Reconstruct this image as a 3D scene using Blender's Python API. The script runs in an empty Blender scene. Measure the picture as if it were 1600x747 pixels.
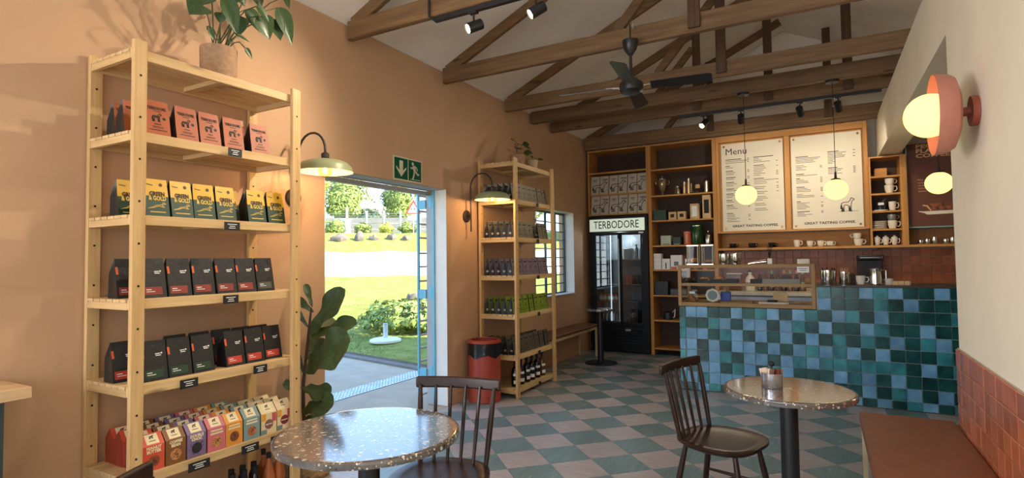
import bpy, math, random
from mathutils import Vector, Matrix
random.seed(7)
PI = math.pi
R = math.radians
SC = bpy.context.scene
COL = SC.collection

# ------------------------------------------------------------------ camera, sky, sun, daylight fill, exposure
H = 1.4
def set_camera():
    cam = bpy.data.cameras.new('camera'); o = bpy.data.objects.new('camera', cam); COL.objects.link(o)
    yaw, pitch, roll = R(29.13), R(2.17), R(.748)
    c, s = math.cos, math.sin
    fwd = Vector((-s(yaw)*c(pitch), c(yaw)*c(pitch), s(pitch)))
    right = Vector((c(yaw), s(yaw), 0)); down = fwd.cross(right)
    r2 = c(roll)*right + s(roll)*down; d2 = -s(roll)*right + c(roll)*down
    m = Matrix((( r2.x, -d2.x, -fwd.x, 0), (r2.y, -d2.y, -fwd.y, 0), (r2.z, -d2.z, -fwd.z, H), (0, 0, 0, 1)))
    o.matrix_world = m
    cam.sensor_width = 36; cam.lens = 36*868.8/1600; cam.clip_start = .05; cam.clip_end = 500
    SC.camera = o
set_camera()
SC.view_settings.view_transform = 'Standard'; SC.view_settings.look = 'None'
SC.view_settings.gamma = 1; SC.view_settings.use_curve_mapping = False
SC.view_settings.exposure = .62
SC.cycles.use_denoising = True
SC.cycles.max_bounces = 8; SC.cycles.diffuse_bounces = 4; SC.cycles.glossy_bounces = 4
SC.cycles.transmission_bounces = 6; SC.cycles.transparent_max_bounces = 12
SC.cycles.sample_clamp_indirect = 4; SC.cycles.caustics_reflective = False; SC.cycles.caustics_refractive = False
w = bpy.data.worlds.new('sky'); SC.world = w; w.use_nodes = True
nt = w.node_tree; nt.nodes.clear()
bg = nt.nodes.new('ShaderNodeBackground'); ow = nt.nodes.new('ShaderNodeOutputWorld')
tc = nt.nodes.new('ShaderNodeTexCoord'); sx = nt.nodes.new('ShaderNodeSeparateXYZ'); rp = nt.nodes.new('ShaderNodeValToRGB')
nt.links.new(tc.outputs['Generated'], sx.inputs[0]); nt.links.new(sx.outputs[2], rp.inputs[0])
for k, (p, c) in enumerate(((0, (.82, .91, 1)), (.22, (.40, .66, 1)), (1, (.20, .42, .90)))):      # hazy bright sky, bluer towards the zenith
    e = rp.color_ramp.elements[k] if k < 2 else rp.color_ramp.elements.new(p)
    e.position = p; e.color = (*c, 1)
nt.links.new(rp.outputs[0], bg.inputs[0]); bg.inputs[1].default_value = 2.0
nt.links.new(bg.outputs[0], ow.inputs[0])
def lamp(name, kind, loc, energy, col=(1, 1, 1), target=None, **kw):
    d = bpy.data.lights.new(name, kind); d.energy = energy; d.color = col
    for k, v in kw.items(): setattr(d, k, v)
    o = bpy.data.objects.new(name, d); COL.objects.link(o); o.location = loc
    if target is not None: o.rotation_euler = (Vector(target)-Vector(loc)).to_track_quat('-Z', 'Y').to_euler()
    return o
lamp('sun', 'SUN', (10, 0, 10), 12, (1, .94, .82), target=(10-7.3, -1.2, 10-5.0), angle=R(.6))
# unseen area lamp added as fill, standing for daylight from windows behind the camera
lamp('rear_fill_lamp', 'AREA', (-1.2, -2.9, 1.7), 42, (.74, .87, 1), target=(-1.2, 3, 1.2), shape='RECTANGLE', size=3.4, size_y=2.2)
# unseen fill lamp added to brighten the right wall, at an invented left window
lamp('side_fill_lamp', 'AREA', (-3.12, -1.5, 1.55), 110, (.92, .95, 1), target=(.6, -.6, 1.3), shape='RECTANGLE', size=1.7, size_y=1.3)
WARM = (1, .82, .58); WARMW = (1, .86, .66)

# ------------------------------------------------------------------ materials
def lin(c):
    return tuple((x/255/12.92 if x/255 <= .04045 else ((x/255+.055)/1.055)**2.4) for x in c)
MC = {}
def _new(name):
    m = bpy.data.materials.new(name); m.use_nodes = True
    return m, m.node_tree, m.node_tree.nodes['Principled BSDF']
def _coords(nt, scale, rnd=True):
    tc = nt.nodes.new('ShaderNodeTexCoord'); mp = nt.nodes.new('ShaderNodeMapping')
    mp.inputs['Scale'].default_value = scale
    nt.links.new(tc.outputs['Object'], mp.inputs[0])
    if rnd:
        oi = nt.nodes.new('ShaderNodeObjectInfo'); ml = nt.nodes.new('ShaderNodeMath'); ml.operation = 'MULTIPLY'
        ml.inputs[1].default_value = 37.0; nt.links.new(oi.outputs['Random'], ml.inputs[0])
        nt.links.new(ml.outputs[0], mp.inputs['Location'])
    return mp.outputs[0]
def _noise(nt, vec, scale, detail=3, rough=.55):
    n = nt.nodes.new('ShaderNodeTexNoise'); n.inputs['Scale'].default_value = scale
    n.inputs['Detail'].default_value = detail; n.inputs['Roughness'].default_value = rough
    nt.links.new(vec, n.inputs['Vector']); return n.outputs['Fac']
def _ramp(nt, fac, stops):
    r = nt.nodes.new('ShaderNodeValToRGB'); e = r.color_ramp.elements
    while len(e) < len(stops): e.new(.5)
    for k, (p, c) in enumerate(stops):
        e[k].position = p; e[k].color = (*c, 1)
    nt.links.new(fac, r.inputs[0]); return r.outputs[0]
def _bump(nt, b, fac, strength, dist=.01):
    bp = nt.nodes.new('ShaderNodeBump'); bp.inputs['Strength'].default_value = strength; bp.inputs['Distance'].default_value = dist
    nt.links.new(fac, bp.inputs['Height']); nt.links.new(bp.outputs[0], b.inputs['Normal'])
def mat(name, rgb, rough=.5, metal=0, var=.08, scale=6, bump=0, bscale=40, spec=.5, stretch=(1, 1, 1), piece=0, coat=0):
    """plain colour broken by soft noise; 'piece' varies the tone from object to object"""
    if name in MC: return MC[name]
    m, nt, b = _new(name); c = lin(rgb)
    b.inputs['Roughness'].default_value = rough; b.inputs['Metallic'].default_value = metal
    b.inputs['Specular IOR Level'].default_value = spec
    if coat: b.inputs['Coat Weight'].default_value = coat; b.inputs['Coat Roughness'].default_value = .1
    v = _coords(nt, stretch)
    f = _noise(nt, v, scale)
    lo = tuple(x*(1-var*1.6) for x in c); hi = tuple(min(1, x*(1+var*1.6)) for x in c)
    col = _ramp(nt, f, [(.3, lo), (.7, hi)])
    if piece:
        oi = nt.nodes.new('ShaderNodeObjectInfo'); hs = nt.nodes.new('ShaderNodeHueSaturation')
        mr = nt.nodes.new('ShaderNodeMapRange'); mr.inputs['To Min'].default_value = 1-piece; mr.inputs['To Max'].default_value = 1+piece
        nt.links.new(oi.outputs['Random'], mr.inputs['Value']); nt.links.new(mr.outputs[0], hs.inputs['Value'])
        nt.links.new(col, hs.inputs['Color']); col = hs.outputs[0]
    nt.links.new(col, b.inputs['Base Color'])
    if bump: _bump(nt, b, _noise(nt, v, bscale, 4), bump)
    MC[name] = m; return m
def wood(name, c1, c2, axis='x', rough=.55, scale=1.0, knots=True, piece=.12, bump=.15):
    if name in MC: return MC[name]
    m, nt, b = _new(name)
    s = {'x': (.9, 14, 14), 'y': (14, .9, 14), 'z': (14, 14, .9)}[axis]
    v = _coords(nt, tuple(q*scale for q in s))
    f = _noise(nt, v, 2.2, 5, .65)
    a1, a2 = lin(c1), lin(c2)
    col = _ramp(nt, f, [(.28, a1), (.5, tuple((p+q)/2 for p, q in zip(a1, a2))), (.72, a2)])
    if knots:
        v2 = _coords(nt, tuple(q*scale for q in {'x': (2.2, 7, 7), 'y': (7, 2.2, 7), 'z': (7, 7, 2.2)}[axis]))
        vo = nt.nodes.new('ShaderNodeTexVoronoi'); vo.inputs['Scale'].default_value = .9
        nt.links.new(v2, vo.inputs['Vector'])
        k = _ramp(nt, vo.outputs['Distance'], [(.05, (.22, .22, .22)), (.13, (1, 1, 1))])
        mx = nt.nodes.new('ShaderNodeMixRGB'); mx.blend_type = 'MULTIPLY'; mx.inputs[0].default_value = .75
        nt.links.new(col, mx.inputs[1]); nt.links.new(k, mx.inputs[2]); col = mx.outputs[0]
    oi = nt.nodes.new('ShaderNodeObjectInfo'); hs = nt.nodes.new('ShaderNodeHueSaturation')
    mr = nt.nodes.new('ShaderNodeMapRange'); mr.inputs['To Min'].default_value = 1-piece; mr.inputs['To Max'].default_value = 1+piece
    nt.links.new(oi.outputs['Random'], mr.inputs['Value']); nt.links.new(mr.outputs[0], hs.inputs['Value'])
    nt.links.new(col, hs.inputs['Color'])
    nt.links.new(hs.outputs[0], b.inputs['Base Color']); b.inputs['Roughness'].default_value = rough
    b.inputs['Specular IOR Level'].default_value = .35
    _bump(nt, b, f, bump)
    MC[name] = m; return m
def emis(name, rgb, strength):
    if name in MC: return MC[name]
    m = bpy.data.materials.new(name); m.use_nodes = True; nt = m.node_tree; b = nt.nodes['Principled BSDF']
    b.inputs['Base Color'].default_value = (*lin(rgb), 1); b.inputs['Roughness'].default_value = .35
    b.inputs['Emission Color'].default_value = (*lin(rgb), 1); b.inputs['Emission Strength'].default_value = strength
    MC[name] = m; return m
def glass(name, tint=(255, 255, 255), refl=.12, rough=.02, body=0.0):
    """clear pane: light passes straight through, the surface mirrors a little"""
    if name in MC: return MC[name]
    m = bpy.data.materials.new(name); m.use_nodes = True; nt = m.node_tree; nt.nodes.clear()
    o = nt.nodes.new('ShaderNodeOutputMaterial'); t = nt.nodes.new('ShaderNodeBsdfTransparent'); g = nt.nodes.new('ShaderNodeBsdfGlossy')
    t.inputs[0].default_value = (*lin(tint), 1); g.inputs['Roughness'].default_value = rough
    fr = nt.nodes.new('ShaderNodeFresnel'); fr.inputs[0].default_value = 1.0+refl*6
    ge = nt.nodes.new('ShaderNodeNewGeometry'); iv = nt.nodes.new('ShaderNodeMath'); iv.operation = 'SUBTRACT'; iv.inputs[0].default_value = 1
    nt.links.new(ge.outputs['Backfacing'], iv.inputs[1]); mu = nt.nodes.new('ShaderNodeMath'); mu.operation = 'MULTIPLY'
    nt.links.new(fr.outputs[0], mu.inputs[0]); nt.links.new(iv.outputs[0], mu.inputs[1])
    mx = nt.nodes.new('ShaderNodeMixShader'); nt.links.new(mu.outputs[0], mx.inputs[0])
    nt.links.new(t.outputs[0], mx.inputs[1]); nt.links.new(g.outputs[0], mx.inputs[2])
    nt.links.new(mx.outputs[0], o.inputs[0]); MC[name] = m; return m
def terrazzo(name):
    if name in MC: return MC[name]
    m, nt, b = _new(name); v = _coords(nt, (1, 1, 1), False)
    def vor(scale, lo, hi, cols):
        vo = nt.nodes.new('ShaderNodeTexVoronoi'); vo.feature = 'F1'; vo.inputs['Scale'].default_value = scale
        nt.links.new(v, vo.inputs['Vector'])
        sp = nt.nodes.new('ShaderNodeSeparateColor'); nt.links.new(vo.outputs['Color'], sp.inputs[0])
        col = _ramp(nt, sp.outputs[0], cols)
        pick = nt.nodes.new('ShaderNodeMath'); pick.operation = 'GREATER_THAN'; pick.inputs[1].default_value = lo
        nt.links.new(sp.outputs[1], pick.inputs[0])
        near = nt.nodes.new('ShaderNodeMath'); near.operation = 'LESS_THAN'; near.inputs[1].default_value = hi
        nt.links.new(vo.outputs['Distance'], near.inputs[0])
        ml = nt.nodes.new('ShaderNodeMath'); ml.operation = 'MULTIPLY'
        nt.links.new(pick.outputs[0], ml.inputs[0]); nt.links.new(near.outputs[0], ml.inputs[1]); return col, ml.outputs[0]
    base = _ramp(nt, _noise(nt, v, 30), [(.3, lin((84, 78, 74))), (.7, lin((108, 100, 94)))])
    cols = [(0, lin((222, 200, 170))), (.35, lin((176, 136, 106))), (.6, lin((235, 222, 205))), (.85, lin((60, 56, 56)))]
    for sc, lo, hi in ((50, .78, .42), (100, .72, .40)):
        c, f = vor(sc, lo, hi, cols); mx = nt.nodes.new('ShaderNodeMixRGB')
        nt.links.new(f, mx.inputs[0]); nt.links.new(base, mx.inputs[1]); nt.links.new(c, mx.inputs[2]); base = mx.outputs[0]
    nt.links.new(base, b.inputs['Base Color']); b.inputs['Roughness'].default_value = .13; b.inputs['Coat Weight'].default_value = .95; b.inputs['Coat Roughness'].default_value = .1; b.inputs['Coat IOR'].default_value = 1.65
    b.inputs['Specular IOR Level'].default_value = .5
    _bump(nt, b, _noise(nt, v, 14, 2), .03)
    MC[name] = m; return m
def lino(name, rgb, streak, axis):
    """marbled vinyl floor tile: short pale streaks in one direction"""
    if name in MC: return MC[name]
    m, nt, b = _new(name)
    v = _coords(nt, (3, 26, 1) if axis == 'x' else (26, 3, 1))
    f = _noise(nt, v, 1.6, 4, .6); c = lin(rgb)
    col = _ramp(nt, f, [(.25, tuple(x*.8 for x in c)), (.5, c), (.66, tuple(min(1, x*1.12) for x in c)), (.74, lin(streak))])
    oi = nt.nodes.new('ShaderNodeObjectInfo'); hs = nt.nodes.new('ShaderNodeHueSaturation')
    mr = nt.nodes.new('ShaderNodeMapRange'); mr.inputs['To Min'].default_value = .9; mr.inputs['To Max'].default_value = 1.1
    nt.links.new(oi.outputs['Random'], mr.inputs['Value']); nt.links.new(mr.outputs[0], hs.inputs['Value'])
    nt.links.new(col, hs.inputs['Color']); nt.links.new(hs.outputs[0], b.inputs['Base Color'])
    b.inputs['Roughness'].default_value = .3; b.inputs['Specular IOR Level'].default_value = .5
    _bump(nt, b, _noise(nt, v, 3, 2), .04)
    MC[name] = m; return m
def glaze(name, rgb, dark, rough=.2):
    """hand-glazed wall tile: colour pools unevenly within each tile"""
    if name in MC: return MC[name]
    m, nt, b = _new(name); v = _coords(nt, (1, 1, 1))
    col = _ramp(nt, _noise(nt, v, 9, 3), [(.32, lin(dark)), (.62, lin(rgb))])
    oi = nt.nodes.new('ShaderNodeObjectInfo'); hs = nt.nodes.new('ShaderNodeHueSaturation')
    mr = nt.nodes.new('ShaderNodeMapRange'); mr.inputs['To Min'].default_value = .8; mr.inputs['To Max'].default_value = 1.2
    nt.links.new(oi.outputs['Random'], mr.inputs['Value']); nt.links.new(mr.outputs[0], hs.inputs['Value'])
    nt.links.new(col, hs.inputs['Color']); nt.links.new(hs.outputs[0], b.inputs['Base Color'])
    b.inputs['Roughness'].default_value = rough; b.inputs['Specular IOR Level'].default_value = .5
    _bump(nt, b, _noise(nt, v, 14, 2), .08); MC[name] = m; return m
def contour(name, rgb, line):
    """dark pouch printed with fine contour lines"""
    if name in MC: return MC[name]
    m, nt, b = _new(name); v = _coords(nt, (1, 1, 1))
    f = _noise(nt, v, 9, 1.5)
    ml = nt.nodes.new('ShaderNodeMath'); ml.operation = 'MULTIPLY'; ml.inputs[1].default_value = 26; nt.links.new(f, ml.inputs[0])
    fr = nt.nodes.new('ShaderNodeMath'); fr.operation = 'FRACT'; nt.links.new(ml.outputs[0], fr.inputs[0])
    col = _ramp(nt, fr.outputs[0], [(.0, lin(line)), (.16, lin(rgb))])
    nt.links.new(col, b.inputs['Base Color']); b.inputs['Roughness'].default_value = .5
    _bump(nt, b, _noise(nt, v, 22, 3), .3); MC[name] = m; return m

# ------------------------------------------------------------------ mesh helpers
class MB:
    def __init__(s): s.v = []; s.f = []; s.m = []
    def face(s, pts, m=0):
        n = len(s.v); s.v += [tuple(p) for p in pts]; s.f.append(tuple(range(n, n+len(pts)))); s.m.append(m); return s
    def box(s, a, b, m=0):
        x0, y0, z0 = a; x1, y1, z1 = b; n = len(s.v)
        s.v += [(x0, y0, z0), (x1, y0, z0), (x1, y1, z0), (x0, y1, z0), (x0, y0, z1), (x1, y0, z1), (x1, y1, z1), (x0, y1, z1)]
        for q in ((0, 3, 2, 1), (4, 5, 6, 7), (0, 1, 5, 4), (1, 2, 6, 5), (2, 3, 7, 6), (3, 0, 4, 7)):
            s.f.append(tuple(n+i for i in q)); s.m.append(m)
        return s
    def cb(s, c, d, m=0):
        return s.box(tuple(c[i]-d[i]/2 for i in range(3)), tuple(c[i]+d[i]/2 for i in range(3)), m)
    def bar(s, p, q, wd, ht, m=0, up=(0, 0, 1)):
        p = Vector(p); q = Vector(q); d = (q-p).normalized(); u = Vector(up)
        sd = d.cross(u).normalized()*wd/2; u2 = sd.cross(d).normalized()*ht/2; n = len(s.v)
        for e in (p, q):
            for a, b in ((-1, -1), (1, -1), (1, 1), (-1, 1)): s.v.append(tuple(e+sd*a+u2*b))
        for k in ((0, 1, 2, 3), (7, 6, 5, 4), (0, 4, 5, 1), (1, 5, 6, 2), (2, 6, 7, 3), (3, 7, 4, 0)):
            s.f.append(tuple(n+i for i in k)); s.m.append(m)
        return s
    def lathe(s, prof, n=24, c=(0, 0, 0), m=0, M=None, mats=None):
        base = len(s.v)
        for r, z in prof:
            for k in range(n):
                a = 2*PI*k/n; p = Vector((r*math.cos(a), r*math.sin(a), z))
                if M: p = M @ p
                s.v.append((p.x+c[0], p.y+c[1], p.z+c[2]))
        for i in range(len(prof)-1):
            for k in range(n):
                a, b = base+i*n+k, base+i*n+(k+1) % n
                s.f.append((a, b, b+n, a+n)); s.m.append(mats[i] if mats else m)
        if prof[0][0] > 1e-4: s.f.append(tuple(base+k for k in range(n))[::-1]); s.m.append(mats[0] if mats else m)
        if prof[-1][0] > 1e-4: s.f.append(tuple(base+(len(prof)-1)*n+k for k in range(n))); s.m.append(mats[-1] if mats else m)
        return s
    def tube(s, pts, r, n=8, m=0):
        pts = [Vector(p) for p in pts]; base = len(s.v); L = len(pts)
        rr = r if isinstance(r, (list, tuple)) else [r]*L
        ref = Vector((0, 0, 1)); prev = None
        for i, p in enumerate(pts):
            d = (pts[min(i+1, L-1)]-pts[max(i-1, 0)]).normalized()
            if prev is None:
                u = d.cross(ref)
                if u.length < 1e-3: u = d.cross(Vector((1, 0, 0)))
            else: u = prev-d*prev.dot(d)
            u.normalize(); prev = u; w2 = d.cross(u)
            for k in range(n):
                a = 2*PI*k/n; s.v.append(tuple(p+(u*math.cos(a)+w2*math.sin(a))*rr[i]))
        for i in range(L-1):
            for k in range(n):
                a, b = base+i*n+k, base+i*n+(k+1) % n
                s.f.append((a, b, b+n, a+n)); s.m.append(m)
        s.f.append(tuple(base+k for k in range(n))[::-1]); s.m.append(m)
        s.f.append(tuple(base+(L-1)*n+k for k in range(n))); s.m.append(m)
        return s
    def prism(s, poly, z0, z1, M=None, m=0):
        n = len(poly); b = len(s.v)
        for z in (z0, z1):
            for x, y in poly:
                p = Vector((x, y, z)); p = M @ p if M else p; s.v.append(tuple(p))
        s.f.append(tuple(b+k for k in range(n))[::-1]); s.m.append(m)
        s.f.append(tuple(b+n+k for k in range(n))); s.m.append(m)
        for k in range(n):
            j = (k+1) % n; s.f.append((b+k, b+j, b+n+j, b+n+k)); s.m.append(m)
        return s
    def ball(s, c, r, nu=20, nv=12, sz=1, m=0):
        return s.lathe([(r*math.sin(PI*i/nv)+(1e-5), -r*sz*math.cos(PI*i/nv)) for i in range(nv+1)], nu, c, m)
    def stroke(s, pts, wd, M=None, m=0, closed=False, keep=None, z=0):
        pts = list(pts)+([pts[0]] if closed else [])
        for (x0, y0), (x1, y1) in zip(pts, pts[1:]):
            if keep and not keep((x0+x1)/2): continue
            dx, dy = x1-x0, y1-y0; L = math.hypot(dx, dy) or 1; nx, ny = -dy/L*wd/2, dx/L*wd/2; e_ = min(wd*.3, .0025 if wd < .2 else .0); ex, ey = dx/L*e_, dy/L*e_
            q = [Vector((x0+nx-ex, y0+ny-ey, z)), Vector((x0-nx-ex, y0-ny-ey, z)), Vector((x1-nx+ex, y1-ny+ey, z)), Vector((x1+nx+ex, y1+ny+ey, z))]
            s.face([M @ p if M else p for p in q], m)
        return s
    def disc(s, r, z, n=16, M=None, m=0):
        return s.face([(M or Matrix()) @ Vector((r*math.cos(2*PI*k/n), r*math.sin(2*PI*k/n), z)) for k in range(n)], m)
    def arc(s, r, z0, z1, a0, a1, n=8, m=0):
        for k in range(n):
            a, c = a0+(a1-a0)*k/n, a0+(a1-a0)*(k+1)/n
            s.face([(r*math.cos(a), r*math.sin(a), z0), (r*math.cos(c), r*math.sin(c), z0), (r*math.cos(c), r*math.sin(c), z1), (r*math.cos(a), r*math.sin(a), z1)], m)
        return s
    def obj(s, name, mats, parent=None, loc=(0, 0, 0), rot=(0, 0, 0), smooth=35, bevel=0, seg=2):
        me = bpy.data.meshes.new(name); me.from_pydata(s.v, [], s.f)
        ms = mats if isinstance(mats, (list, tuple)) else [mats]
        for mm in ms: me.materials.append(mm)
        if len(ms) > 1: me.polygons.foreach_set('material_index', s.m)
        me.validate(); me.update()
        if smooth: me.shade_smooth(); me.set_sharp_from_angle(angle=R(smooth))
        o = bpy.data.objects.new(name, me); COL.objects.link(o); o.location = loc; o.rotation_euler = rot
        if parent: o.parent = parent
        if bevel:
            bv = o.modifiers.new('bevel', 'BEVEL'); bv.width = bevel; bv.segments = seg; bv.limit_method = 'ANGLE'; bv.harden_normals = False
        return o
def thing(name, label, cat, loc=(0, 0, 0), rotz=0, group=None):
    o = bpy.data.objects.new(name, None); COL.objects.link(o); o.empty_display_size = .05
    o.location = loc; o.rotation_euler = (0, 0, rotz); return tag(o, label, cat, group)
def tag(o, label, cat, group=None):
    o['label'] = label; o['category'] = cat
    if group: o['group'] = group
    return o
def struct(o): o['kind'] = 'structure'; return o
def stuff(o): o['kind'] = 'stuff'; return o
KIDS = {}
def dup(root, loc, rotz=0, label=None, group=None):
    def cp(o, par):
        c = o.copy(); COL.objects.link(c)
        if par: c.parent = par
        for ch in o.children: cp(ch, c)
        return c
    r = cp(root, None); r.location = loc; r.rotation_euler = (0, 0, rotz)
    if label: r['label'] = label
    if group: r['group'] = group
    return r
def text(name, s, size, m, parent, loc, rot, align='CENTER', sx=1.0, bold=0, ex=.0004):
    c = bpy.data.curves.new(name, 'FONT'); c.body = s; c.size = size; c.align_x = align; c.align_y = 'CENTER'
    c.resolution_u = 2; c.extrude = ex; c.offset = bold; c.materials.append(m)
    o = bpy.data.objects.new(name, c); COL.objects.link(o); o.location = loc; o.rotation_euler = rot; o.scale = (sx, 1, 1)
    if parent: o.parent = parent
    return o
ORD = ['first', 'second', 'third', 'fourth', 'fifth', 'sixth', 'seventh', 'eighth', 'ninth', 'tenth', 'eleventh', 'twelfth', 'thirteenth', 'fourteenth', 'fifteenth', 'sixteenth']
DOG = [(.02, .30), (.05, .48), (.10, .60), (.18, .66), (.32, .68), (.48, .67), (.60, .70), (.70, .80), (.74, .90), (.78, .97), (.82, .99), (.85, .95), (.93, .93), (1.0, .88), (.99, .83), (.90, .81), (.86, .77), (.82, .68), (.79, .55), (.77, .40), (.76, .20), (.78, .05), (.82, .01), (.74, .0), (.72, .04), (.70, .25), (.68, .40), (.66, .20), (.67, .05), (.70, .02), (.62, .01), (.61, .06), (.61, .25), (.58, .42), (.48, .46), (.36, .48), (.28, .42), (.24, .30), (.27, .18), (.25, .05), (.28, .01), (.20, .0), (.20, .06), (.20, .18), (.16, .30), (.16, .15), (.13, .05), (.16, .01), (.07, .0), (.08, .07), (.11, .18), (.09, .32), (.11, .45), (.09, .42), (.06, .33), (.05, .2), (.02, .2)]
BUCK = [(0, .02), (.2, .18), (.34, .27), (.36, .40), (.50, .52), (.68, .58), (.80, .72), (.84, .92), (.90, .98), (.92, .86), (1, .80), (.98, .76), (.88, .72), (.84, .60), (.78, .46), (.86, .34), (.92, .32), (.90, .28), (.80, .30), (.68, .40), (.52, .36), (.42, .26), (.30, .16)]

# ------------------------------------------------------------------ shared materials
TIMBER = wood('roof_timber', (92, 68, 44), (136, 104, 68), 'x', piece=.15)
TIMBER_D = wood('roof_timber_dark', (66, 47, 32), (100, 73, 48), 'z', piece=.15)
PINE_Y = wood('pine_length', (196, 158, 106), (226, 192, 140), 'y', piece=.07)
PINE_X = wood('pine_cross', (190, 152, 100), (222, 186, 134), 'x', piece=.07)
PINE_Z = wood('pine_upright', (196, 152, 96), (226, 188, 132), 'z', piece=.07)
OAK_X = wood('oak_veneer_x', (184, 128, 66), (212, 154, 86), 'x', knots=False, piece=.06)
OAK_Z = wood('oak_veneer_z', (180, 124, 62), (208, 150, 84), 'z', knots=False, piece=.06)
OAK_D = wood('oak_veneer_inside', (132, 90, 48), (160, 112, 62), 'z', knots=False, piece=.05)
DARKWOOD = wood('chair_wood', (34, 20, 14), (60, 36, 23), 'y', rough=.32, knots=False, piece=.05, bump=.08)
BLACK = mat('black_powder_coat', (22, 22, 24), .45)
BLACKM = mat('black_matt', (18, 17, 17), .7)
STEEL = mat('brushed_steel', (205, 200, 190), .22, 1, .05)
CHROME = mat('polished_steel', (225, 220, 212), .08, 1, .02)
BRASS = mat('aged_brass', (150, 110, 60), .3, 1)
WHITE = mat('white_card', (238, 236, 230), .6, var=.02)
CREAM = mat('cream_ceramic', (236, 226, 204), .25, var=.03)
INK = mat('black_ink', (26, 22, 20), .6, var=.02)
CLEAR = glass('clear_glass', (250, 252, 250), .06)

# ------------------------------------------------------------------ the room shell
WL, WR, OUT, YB = -3.2, .64, -3.44, 8.55
PLASTER = mat('terracotta_plaster', (200, 160, 124), .75, var=.05, scale=1.3, bump=.05, bscale=18)
PLASTER_C = mat('cream_plaster', (244, 232, 206), .8, var=.03, scale=1.5, bump=.06, bscale=30)
CEILM = mat('ceiling_paint', (244, 236, 226), .85, var=.05, scale=1.2, bump=.04, bscale=10)
REVEAL = mat('white_reveal_paint', (236, 230, 222), .6, var=.02)
GROUT = mat('pale_grout', (182, 184, 174), .85)
RIDGE = -.4; RZ = 3.26+.46*2.8
def zc(x): return 3.26+.46*(x+3.2) if x < RIDGE else 3.26+.46*(2.4-x)
XZ = Matrix(((1, 0, 0, 0), (0, 0, 1, 0), (0, 1, 0, 0), (0, 0, 0, 1)))       # polygon (x, z) pushed along y
YZ = Matrix(((0, 0, 1, 0), (1, 0, 0, 0), (0, 1, 0, 0), (0, 0, 0, 1)))       # polygon (y, z) pushed along x
DY0, DY1, DZ = 2.905, 4.43, 2.10
VY0, VY1, VZ0, VZ1 = 6.33, 7.62, .90, 2.08
def wall_left():
    b = MB(); X0, X1 = OUT, WL
    for y0, y1, z0, z1 in ((-3, -2.35, -.1, 3.2), (-2.35, -.65, -.1, .9), (-2.35, -.65, 2.2, 3.2), (-.65, DY0, -.1, 3.2), (DY0, DY1, DZ, 3.2), (DY1, VY0, -.1, 3.2), (VY0, VY1, -.1, VZ0), (VY0, VY1, VZ1, 3.2), (VY1, YB, -.1, 3.2)):
        b.box((X0, y0, z0), (X1, y1, z1))
    b.box((X0, -3, 3.2), (X1, YB, 3.255))
    return struct(b.obj('wall_left', PLASTER, smooth=0))
wall_l = wall_left()
b = MB()                                          # white-painted reveals of the doorway and the window
for y0, y1, z0, z1 in ((DY0, DY0+.004, 0, DZ), (DY1-.004, DY1, 0, DZ), (VY0, VY0+.004, VZ0, VZ1), (VY1-.004, VY1, VZ0, VZ1), (VY0, VY1, VZ1-.004, VZ1)):
    b.box((-3.36, y0, z0), (WL-.001, y1, z1))
b.box((-3.36, VY0, VZ0), (WL+.015, VY1, VZ0+.012))
struct(b.obj('trim_1', REVEAL, smooth=0))
b = MB(); b.box((WR, -3, -.1), (.86, 3.87, 3.118)); b.box((WR, 3.87, 2.63), (.86, YB, 3.118))
wall_r = struct(b.obj('wall_right', PLASTER_C, smooth=0))
b = MB(); b.prism([(WL, -.1), (2.4, -.1), (2.4, 3.25), (RIDGE, RZ-.005), (WL, 3.25)], YB, YB+.15, XZ)
wall_b = struct(b.obj('wall_back', CEILM, smooth=0))
b = MB()
for x0, x1, z0, z1 in ((WL, 2.4, -.1, .9), (WL, 2.4, 2.5, 3.2), (WL, -2.8, .9, 2.5), (.3, 2.4, .9, 2.5)):
    b.box((x0, -3.15, z0), (x1, -3, z1))
b.prism([(WL, 3.2), (2.4, 3.2), (2.4, 3.25), (RIDGE, RZ-.005), (WL, 3.25)], -3.15, -3, XZ)
struct(b.obj('wall_front', PLASTER, smooth=0))
struct(MB().box((2.4, -3.15, -.1), (2.5, YB, 3.25)).obj('wall_annex', PLASTER_C, smooth=0))
b = MB(); b.prism([(-3.95, zc(-3.95)), (RIDGE, RZ), (RIDGE, RZ+.15), (-3.95, zc(-3.95)+.14)], -3.3, YB+.3, XZ)
b.prism([(RIDGE, RZ), (2.7, zc(2.7)), (2.7, zc(2.7)+.14), (RIDGE, RZ+.15)], -3.3, YB+.3, XZ)
struct(b.obj('ceiling', CEILM, smooth=0))
b = MB(); b.box((WL+.001, -3, 0.002), (WL+.014, DY0-.01, .09)); b.box((WL+.001, DY1+.01, .002), (WL+.014, 8.0, .09))
struct(b.obj('baseboard_left', PLASTER, smooth=0))

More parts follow.
